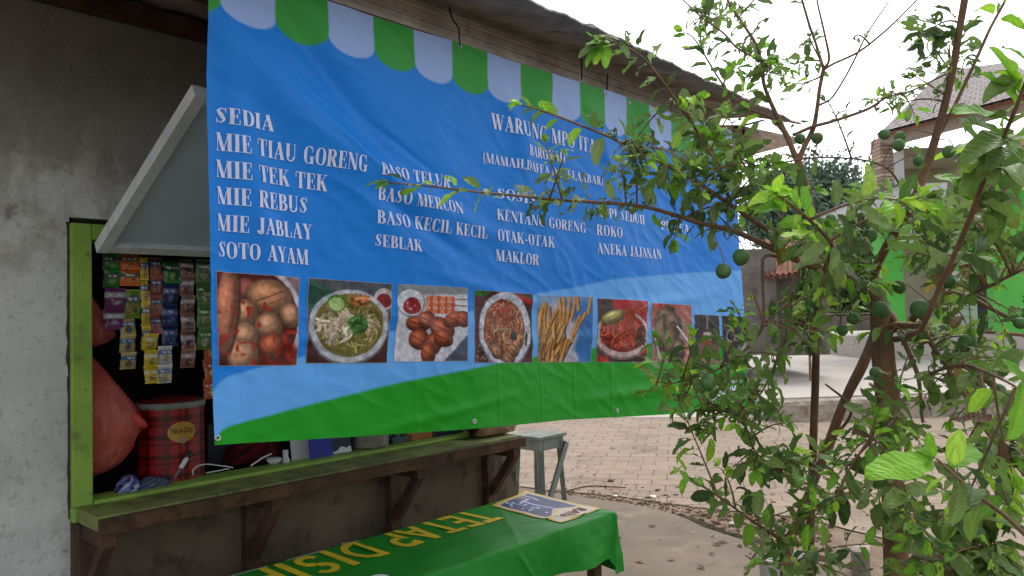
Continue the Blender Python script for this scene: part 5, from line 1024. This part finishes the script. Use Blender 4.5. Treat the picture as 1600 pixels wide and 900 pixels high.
# leaves straight on the limbs
for Pn, st_, lm, hl_, br_, Lf in ((B1[0], .42, .25, .7, .15, .078), (C1[0], .25, .3, .6, .1, .08), (Z1[0], .08, .1, .85, .12, .08), (F1[0], .1, .2, .7, .25, .085), (F8[0], .3, .6, .4, .1, .075), (F9[0], .1, .2, .9, .3, .075), (E1[0], .2, .15, .8, .45, .085), (D1[0], .45, .1, .85, .55, .10), (F3[0], .3, .05, .9, .75, .07), (F4[0], .3, .05, .9, .8, .07), (F5[0], .5, .02, .95, .85, .05), (F7[0], .5, .1, .8, .6, .06),
                             (G1[0], .3, .45, .45, .1, .085), (P1[0], .1, .35, .5, .1, .078), (Q1[0], .2, .2, .6, .2, .08), (R1[0], .55, .5, .5, .15, .07), (S1__[0], .55, .3, .6, .2, .08), (U1[0], .35, .75, .15, .0, .085), (V1[0], .6, .7, .3, .1, .075), (Y1[0], .55, .7, .3, .1, .06), (H1[0], .5, .2, .7, .5, .08), (K1[0], .6, .2, .7, .6, .08), (X1[0], .5, .1, .9, .7, .05), (O1_[0], .2, .4, .3, .35, .075), (J1[0], .3, .2, .6, .5, .08)):
    twig(Pn, .003, Lf, lm, hl_, st_, .036 if Lf < .1 else .042, br_)
# further twigs: centre pixel, depth, spread in pixels, how many, share of lime tips, eaten share, leaf length
for cx, cy, t, sp_, n, lm, hl_, Lf in ((1110, 225, 2.4, 60, 17, .35, .45, .08), (1045, 262, 2.35, 50, 14, .2, .7, .07), (1150, 270, 2.45, 50, 13, .2, .5, .08), (985, 285, 2.3, 60, 11, .15, .8, .065), (905, 300, 2.25, 60, 6, .2, .8, .06), (1100, 325, 2.45, 55, 13, .2, .6, .075), (1190, 325, 2.5, 50, 8, .3, .5, .08),
                             (1280, 370, 2.3, 60, 11, .4, .5, .08), (1330, 420, 2.4, 60, 11, .25, .55, .08), (1420, 405, 2.4, 60, 11, .25, .6, .08), (1350, 330, 2.4, 45, 5, .4, .5, .07), (1480, 340, 2.2, 60, 10, .3, .6, .08), (1545, 330, 2.0, 60, 9, .2, .6, .085), (1490, 285, 2.1, 50, 7, .2, .6, .085), (1570, 290, 1.6, 50, 7, .2, .5, .09), (1450, 365, 1.9, 50, 7, .7, .3, .085),
                             (1195, 100, 2.75, 45, 9, .35, .75, .075), (1110, 25, 2.9, 50, 7, .1, .95, .055), (1160, 60, 2.8, 45, 7, .1, .9, .06), (1330, 130, 2.68, 70, 7, .03, 1, .035), (1370, 175, 2.6, 50, 6, .1, .9, .05), (1280, 60, 2.7, 50, 4, .03, 1, .05), (1240, 120, 2.72, 30, 3, .5, .5, .06), (1430, 150, 2.5, 40, 4, .3, .8, .06), (1520, 90, 2.4, 60, 5, .1, .95, .06), (1460, 60, 2.35, 40, 2, .1, .95, .10),
                             (1055, 600, 2.25, 50, 10, .5, .5, .07), (1105, 640, 2.35, 50, 9, .25, .6, .08), (1060, 545, 2.2, 25, 4, .35, .3, .085), (1140, 560, 2.35, 40, 5, .2, .7, .07), (1190, 625, 2.45, 45, 7, .2, .6, .08), (1235, 560, 2.5, 35, 5, .15, .7, .075), (1180, 490, 2.4, 30, 4, .3, .8, .06), (1270, 490, 2.55, 40, 5, .2, .7, .07),
                             (1150, 745, 2.35, 60, 10, .35, .5, .08), (1205, 725, 2.4, 60, 10, .45, .5, .085), (1262, 715, 2.5, 55, 9, .3, .5, .085), (1250, 800, 2.4, 80, 12, .2, .55, .08), (1335, 680, 2.5, 35, 5, .35, .4, .075), (1335, 770, 2.3, 60, 9, .3, .5, .08), (1395, 790, 2.2, 60, 9, .2, .5, .08), (1300, 850, 2.2, 90, 14, .2, .5, .08), (1190, 870, 2.1, 50, 7, .4, .4, .075),
                             (1420, 540, 2.5, 50, 8, .2, .6, .08), (1480, 560, 2.4, 60, 9, .15, .65, .08), (1545, 565, 2.2, 60, 10, .2, .6, .085), (1325, 505, 2.6, 40, 6, .2, .6, .075), (1500, 640, 2.2, 60, 9, .15, .7, .085), (1565, 650, 1.9, 50, 8, .2, .6, .085), (1450, 690, 2.3, 50, 7, .25, .6, .08), (1560, 730, 2.0, 60, 9, .2, .6, .08), (1470, 770, 1.9, 60, 7, .2, .5, .08), (1400, 690, 2.1, 30, 4, .5, .4, .075),
                             (1400, 870, 1.9, 80, 10, .15, .5, .08), (1470, 870, 1.8, 80, 11, .15, .5, .08), (1555, 860, 1.7, 80, 12, .15, .5, .085), (1585, 790, 1.6, 50, 7, .2, .5, .085), (1590, 480, 2.2, 50, 7, .2, .6, .085), (1530, 430, 2.2, 50, 7, .2, .6, .08), (1590, 400, 1.8, 40, 5, .15, .6, .09), (1380, 470, 2.5, 40, 4, .2, .6, .07), (1460, 450, 2.35, 45, 6, .2, .6, .08)):
    for _ in range(max(2, round(n * (.46 if cx > 1300 and cy < 700 else .42 if cy > 680 else .54)))):
        tgt = at(cx + lr.normal(0, sp_ * .55), cy + lr.normal(0, sp_ * .5), t + lr.normal(0, .13)); dd_ = np.linalg.norm(SKA[:, :3] - tgt, axis=1) + lr.random(len(SKA)) * .08
        b = SKA[np.argmin(dd_), :3]; v = tgt - b; Ln = np.linalg.norm(v)
        if Ln < .09: v = v + lr.normal(0, .09, 3) + np.array([0, 0, .04]); Ln = np.linalg.norm(v)
        if Ln > .42: b = tgt - v * .42 / Ln * 1.0 if Ln > .9 else b
        v = tgt - b if Ln > .42 else v; mid = b + v * .5 + lr.normal(0, .02, 3) + np.array([0, 0, .03]); u = np.linspace(0, 1, 8)[:, None]
        P = b * (1 - u) ** 2 + 2 * mid * u * (1 - u) + (b + v) * u ** 2; Ln = np.linalg.norm(v)
        stems.tube(P, np.linspace(.0035, .0013, 8), 5)
        keep = min(.75, max(.1, 1 - .24 / max(Ln, .01))); twig(P, .002, Lf, lm, hl_, keep, .034, .05)
stems.build('twigs', m_trunk, tree, smooth=True)
# a few large near leaves
def pleaf(x0, y0, x1, y1, t0, t1, c, up=(0, -.6, .8), holes=0, curl=.2):
    a, b = at(x0, y0, t0), at(x1, y1, t1); leaf(a, b - a, np.array(up, float), np.linalg.norm(b - a) * 1.05, c, holes, curl, 22)
pleaf(1463, 718, 1361, 728, 1.2, 1.17, LM[1]); pleaf(1480, 730, 1530, 690, 1.2, 1.25, LM[3]); pleaf(1500, 745, 1492, 820, 1.2, 1.2, DK[3]); pleaf(1545, 250, 1500, 300, 1.4, 1.4, DK[2])
pleaf(1600, 590, 1590, 690, 1.1, 1.12, LM[3]); pleaf(1608, 610, 1575, 560, 1.1, 1.1, LM[4]); pleaf(1580, 190, 1500, 160, 1.33, 1.3, LM[4]); pleaf(1570, 215, 1508, 178, 1.36, 1.33, DK[2]); pleaf(1590, 165, 1545, 105, 1.32, 1.28, LM[3]); pleaf(1592, 150, 1562, 70, 1.3, 1.28, LM[1])
for q in ((946, 66, 903, 78, DK[4]), (950, 68, 912, 92, LM[4]), (955, 66, 918, 58, LM[4]), (960, 62, 935, 50, DK[4]), (948, 70, 946, 100, LM[3]), (940, 72, 928, 94, LM[0]), (968, 66, 985, 84, DK[3]), (975, 70, 958, 50, DK[4])): pleaf(*q[:4], 2.34, 2.31, q[4], curl=.35)
for q in ((1588, 205, 1508, 232, DK[2], 1.37), (1575, 228, 1532, 262, DK[0], 1.38), (1600, 118, 1542, 142, DK[4], 1.3), (1606, 100, 1578, 62, LM[4], 1.27), (1560, 245, 1600, 300, DK[2], 1.38), (1552, 262, 1602, 262, DK[4], 1.38), (1572, 200, 1610, 170, DK[3], 1.36)): pleaf(*q[:4], q[5], q[5] - .03, q[4], curl=.3)
pleaf(1240, 300, 1172, 312, 1.78, 1.76, LM[2]); pleaf(1250, 322, 1182, 324, 1.8, 1.78, LM[4]); pleaf(1262, 330, 1258, 290, 1.8, 1.8, LM[4]); pleaf(1240, 300, 1212, 288, 1.78, 1.78, LM[0]); pleaf(1492, 52, 1420, 15, 2.3, 2.28, DK[4], holes=1); pleaf(1492, 52, 1412, 60, 2.34, 2.3, DK[1], holes=1); pleaf(1485, 85, 1440, 84, 2.34, 2.3, DK[1], holes=1); pleaf(1478, 115, 1416, 106, 2.36, 2.32, DK[3], holes=1); pleaf(1505, 52, 1536, 28, 2.34, 2.34, DK[1])
me = bpy.data.meshes.new('leaves'); V = np.concatenate(LV['v']); FF = np.concatenate(LV['f'])
me.vertices.add(len(V)); me.vertices.foreach_set('co', V.ravel().astype(np.float32)); me.loops.add(FF.size); me.loops.foreach_set('vertex_index', FF.ravel().astype(np.int32)); me.polygons.add(len(FF)); me.polygons.foreach_set('loop_start', np.arange(0, FF.size, 4, dtype=np.int32)); me.update(calc_edges=True)
me.polygons.foreach_set('use_smooth', [True] * len(FF))
ca = me.attributes.new('Col', 'FLOAT_COLOR', 'POINT'); cc = np.ones((len(V), 4), np.float32); cc[:, :3] = np.concatenate(LV['c']); ca.data.foreach_set('color', cc.ravel())
va_ = me.attributes.new('vein', 'FLOAT', 'POINT'); va_.data.foreach_set('value', np.concatenate(LV['u']).astype(np.float32))
lo_ = bpy.data.objects.new('leaves', me); COL.objects.link(lo_); me.materials.append(m_leaf); lo_.parent = tree
# guavas, each with its stalk and the crown of dried sepals
m_fruit = M('guava_skin', (84, 118, 68), (62, 96, 54), 30, .55, .25, fine=90, c=(112, 130, 78), cs=26, spec=.2)
m_sepal = M('dry_sepal', (84, 70, 48), bmp=0)
for x, y, r_, t in ((1158, 402, 15, 2.42), (1130, 424, 14, 2.4), (1250, 217, 9.5, 2.7), (1277, 216, 10.5, 2.68), (1382, 210, 9.5, 2.5), (1406, 214, 10, 2.52), (1404, 227, 11, 2.48), (1435, 251, 9.5, 2.44), (1483, 237, 11.5, 2.4), (1360, 368, 12, 2.5), (1376, 484, 15.5, 2.5), (1437, 483, 17, 2.35), (1405, 448, 12.5, 2.55), (1333, 498, 11, 2.56), (1316, 516, 10, 2.56), (1482, 440, 12, 2.3), (1511, 536, 16, 2.35), (1563, 578, 14, 2.2), (1594, 505, 11, 2.2), (1106, 598, 14, 2.24), (1368, 583, 11, 2.6), (1560, 612, 14, 2.1), (1298, 342, 9, 2.4)):
    t = max(1.5, t - .10); r_ *= .86; c = at(x, y, t); rr_ = r_ * t / F; tilt = lr.normal(0, .3, 3); ax = np.array([0, 0, -1.0]) + tilt; ax /= np.linalg.norm(ax); e1 = np.cross(ax, (1, .2, 0)); e1 /= np.linalg.norm(e1); e2 = np.cross(ax, e1); rows = []
    for i in range(15):
        ph = i / 14 * math.pi; q = math.sin(ph) * (1 - .10 * math.cos(ph) * -1 * .6); rows.append([c + rr_ * (-math.cos(ph) * 1.04 * ax + q * (1 + .025 * math.sin(a * 3 + x)) * (math.cos(a) * e1 + math.sin(a) * e2)) for a in np.arange(20) * math.pi / 10])
    fo = MB().grid(np.array(rows), close=True).build('fruit', m_fruit, tree, smooth=True)
    m = MB()
    for a in np.arange(5) * 1.256: d = math.cos(a) * e1 + math.sin(a) * e2; s_ = np.cross(ax, d); p0 = c + ax * rr_ * 1.0; m.add([p0 + d * rr_ * .12 - s_ * rr_ * .1, p0 + d * rr_ * .12 + s_ * rr_ * .1, p0 + d * rr_ * .34 + ax * rr_ * .16], [(0, 1, 2)])
    m.build('sepals', m_sepal, fo)
    top = c - ax * rr_; j = np.argmin(np.linalg.norm(SKA[:, :3] - top, axis=1)); b = SKA[j, :3]
    if np.linalg.norm(b - top) > .25: b = top + (b - top) * .25 / np.linalg.norm(b - top)
    MB().tube([top, top - ax * .012 + (b - top) * .3, b], [.0018, .0016, .002], 5).build('stalk', m_trunk, fo)

# ================================================================ SMALL THINGS ON THE GROUND
sk_ = MB(); P, rr_ = path(((1282, 395, 3.3, 6), (1276, 511, 3.3, 6), (1274, 600, 3.3, 6.2), (1269, 743, 3.3, 6.5), (1264, 930, 3.3, 6.8), (1262, 1030, 3.3, 7)), 20)
tag(sk_.tube(P, rr_, 8).build('wooden_stake', m_bark, smooth=True), 'thin upright wooden stake standing left of the guava trunk', 'stake')
bk = thing('plastic_bucket', 'white plastic bucket of soil half hidden under the lowest guava leaves', 'bucket')
c = gnd(1222, 905, .0); c = at(1222, 868, 3.55); zr = c[2]; c[2] = 0
MB().lathe([(.001, .004), (.085, .004), (.105, zr - .03), (.112, zr - .025), (.112, zr), (.104, zr), (.098, zr - .05), (.001, zr - .06)], c, 36).build('shell', m_white, bk, smooth=True)
MB().lathe([(.099, zr - .045), (.05, zr - .035), (.001, zr - .03)], c, 24).build('soil', m_dirt, bk, smooth=True)
def slab(name, pxs, z0, h, label, cat, m_=m_concrete):
    pts = [np.array([*gnd(x, y, z0)[:2], z0]) for x, y in pxs]; return tag(MB().prism(pts, (0, 0, h)).build(name, m_, bevel=.004), label, cat)
slab('concrete_slab', ((1446, 884), (1540, 900), (1536, 872), (1452, 860)), -.05, .07, 'flat concrete slab lying on the pavers right of the guava trunk', 'slab')
slab('concrete_block', ((1332, 930), (1362, 932), (1362, 917), (1334, 915)), -.1, .24, 'pale upright concrete block beside the foot of the guava tree', 'block', m_stone)
m_lit = M('litter_white', (226, 222, 214), rough=.6, bmp=.1)
for x, y, sz, lb in ((1020, 778, .035, 'small crumpled white paper on the earth strip left of the drain'), (1147, 820, .035, 'small white crumpled wrapper beside the drain'), (962, 776, .02, 'tiny pale scrap on the earth behind the bench')):
    c = gnd(x, y, -.055); n_ = 10; rows = [[c + np.array([sz * math.sin(i / 7 * math.pi) * math.cos(a) * (1 + .5 * mnoise.noise(Vector((math.cos(a) * 2, math.sin(a) * 2, i + x)))), sz * math.sin(i / 7 * math.pi) * math.sin(a), sz * .55 * (1 - math.cos(i / 7 * math.pi)) * .6 * (1 + .6 * mnoise.noise(Vector((a, i, x * 1.0))))]) for a in np.arange(n_) * 2 * math.pi / n_] for i in range(8)]
    tag(MB().grid(np.array(rows), close=True).build('paper_scrap', m_lit), lb, 'litter')
P, rr_ = path(((863, 768, 6.55, 1.5), (890, 752, 6.8, 1.4), (920, 744, 6.95, 1.3), (950, 745, 6.9, 1.2), (978, 748, 6.85, 1)), 24)
for i in range(len(P)): P[i][2] = -.04
tag(MB().tube(P, rr_ * .8, 5).build('dry_twig', m_bark), 'thin dry twig lying on the pavers behind the stool', 'twig')
# gravel and dead leaves on the earth strip
gr = MB(); r = np.random.default_rng(3)
for _ in range(900):
    u = r.random(); x = 850 + u * 450; yb = np.interp(x, [850, 965, 1085, 1250, 1300], [770, 776, 796, 818, 826]); y = yb + r.normal(0, 14) + 6
    c = gnd(x, y, -.054); sz = abs(r.normal(0, .010)) + .004; q = r.normal(0, 1, (3, 3)); 
    gr.hexa([c + sz * np.array(k) * r.uniform(.6, 1.2, 3) for k in ((-1, -1, -.4), (1, -1, -.4), (1, 1, -.4), (-1, 1, -.4), (-.6, -.6, .6), (.6, -.6, .6), (.6, .6, .6), (-.6, .6, .6))], lin((120, 100, 82)) * r.uniform(.5, 1.5))
kind(gr.build('gravel', MC('gravel_grey', .9, .1)), 'stuff')

lt = MB(); r = np.random.default_rng(8)
for _ in range(150):
    x, y = r.uniform(860, 1580), r.uniform(655, 890); zz_ = -.044
    if y > np.interp(x, [845, 905, 980, 1050, 1100, 1215, 1300], [768, 776, 786, 802, 824, 858, 882]): zz_ = .004
    elif y > np.interp(x, [862, 965, 1085, 1250, 1450, 1600], [766, 775, 792, 808, 858, 930]): zz_ = -.052
    elif r.random() < .45: continue
    c = gnd(x, y, zz_); a = r.random() * 6.28; L = r.uniform(.012, .045); d = np.array([math.cos(a), math.sin(a), 0]); q = np.array([-d[1], d[0], 0]); h = r.uniform(.002, .012)
    lt.add([c - d * L, c + q * L * .4 + [0, 0, h], c + d * L + [0, 0, h * .5], c - q * L * .4 + [0, 0, h]], [(0, 1, 2), (0, 2, 3)], lin(((116, 92, 60), (92, 72, 52), (146, 122, 84), (84, 84, 52), (190, 176, 150))[r.integers(5)]))
kind(lt.build('leaf_litter', MC('dead_leaves', .9, .1)), 'stuff')
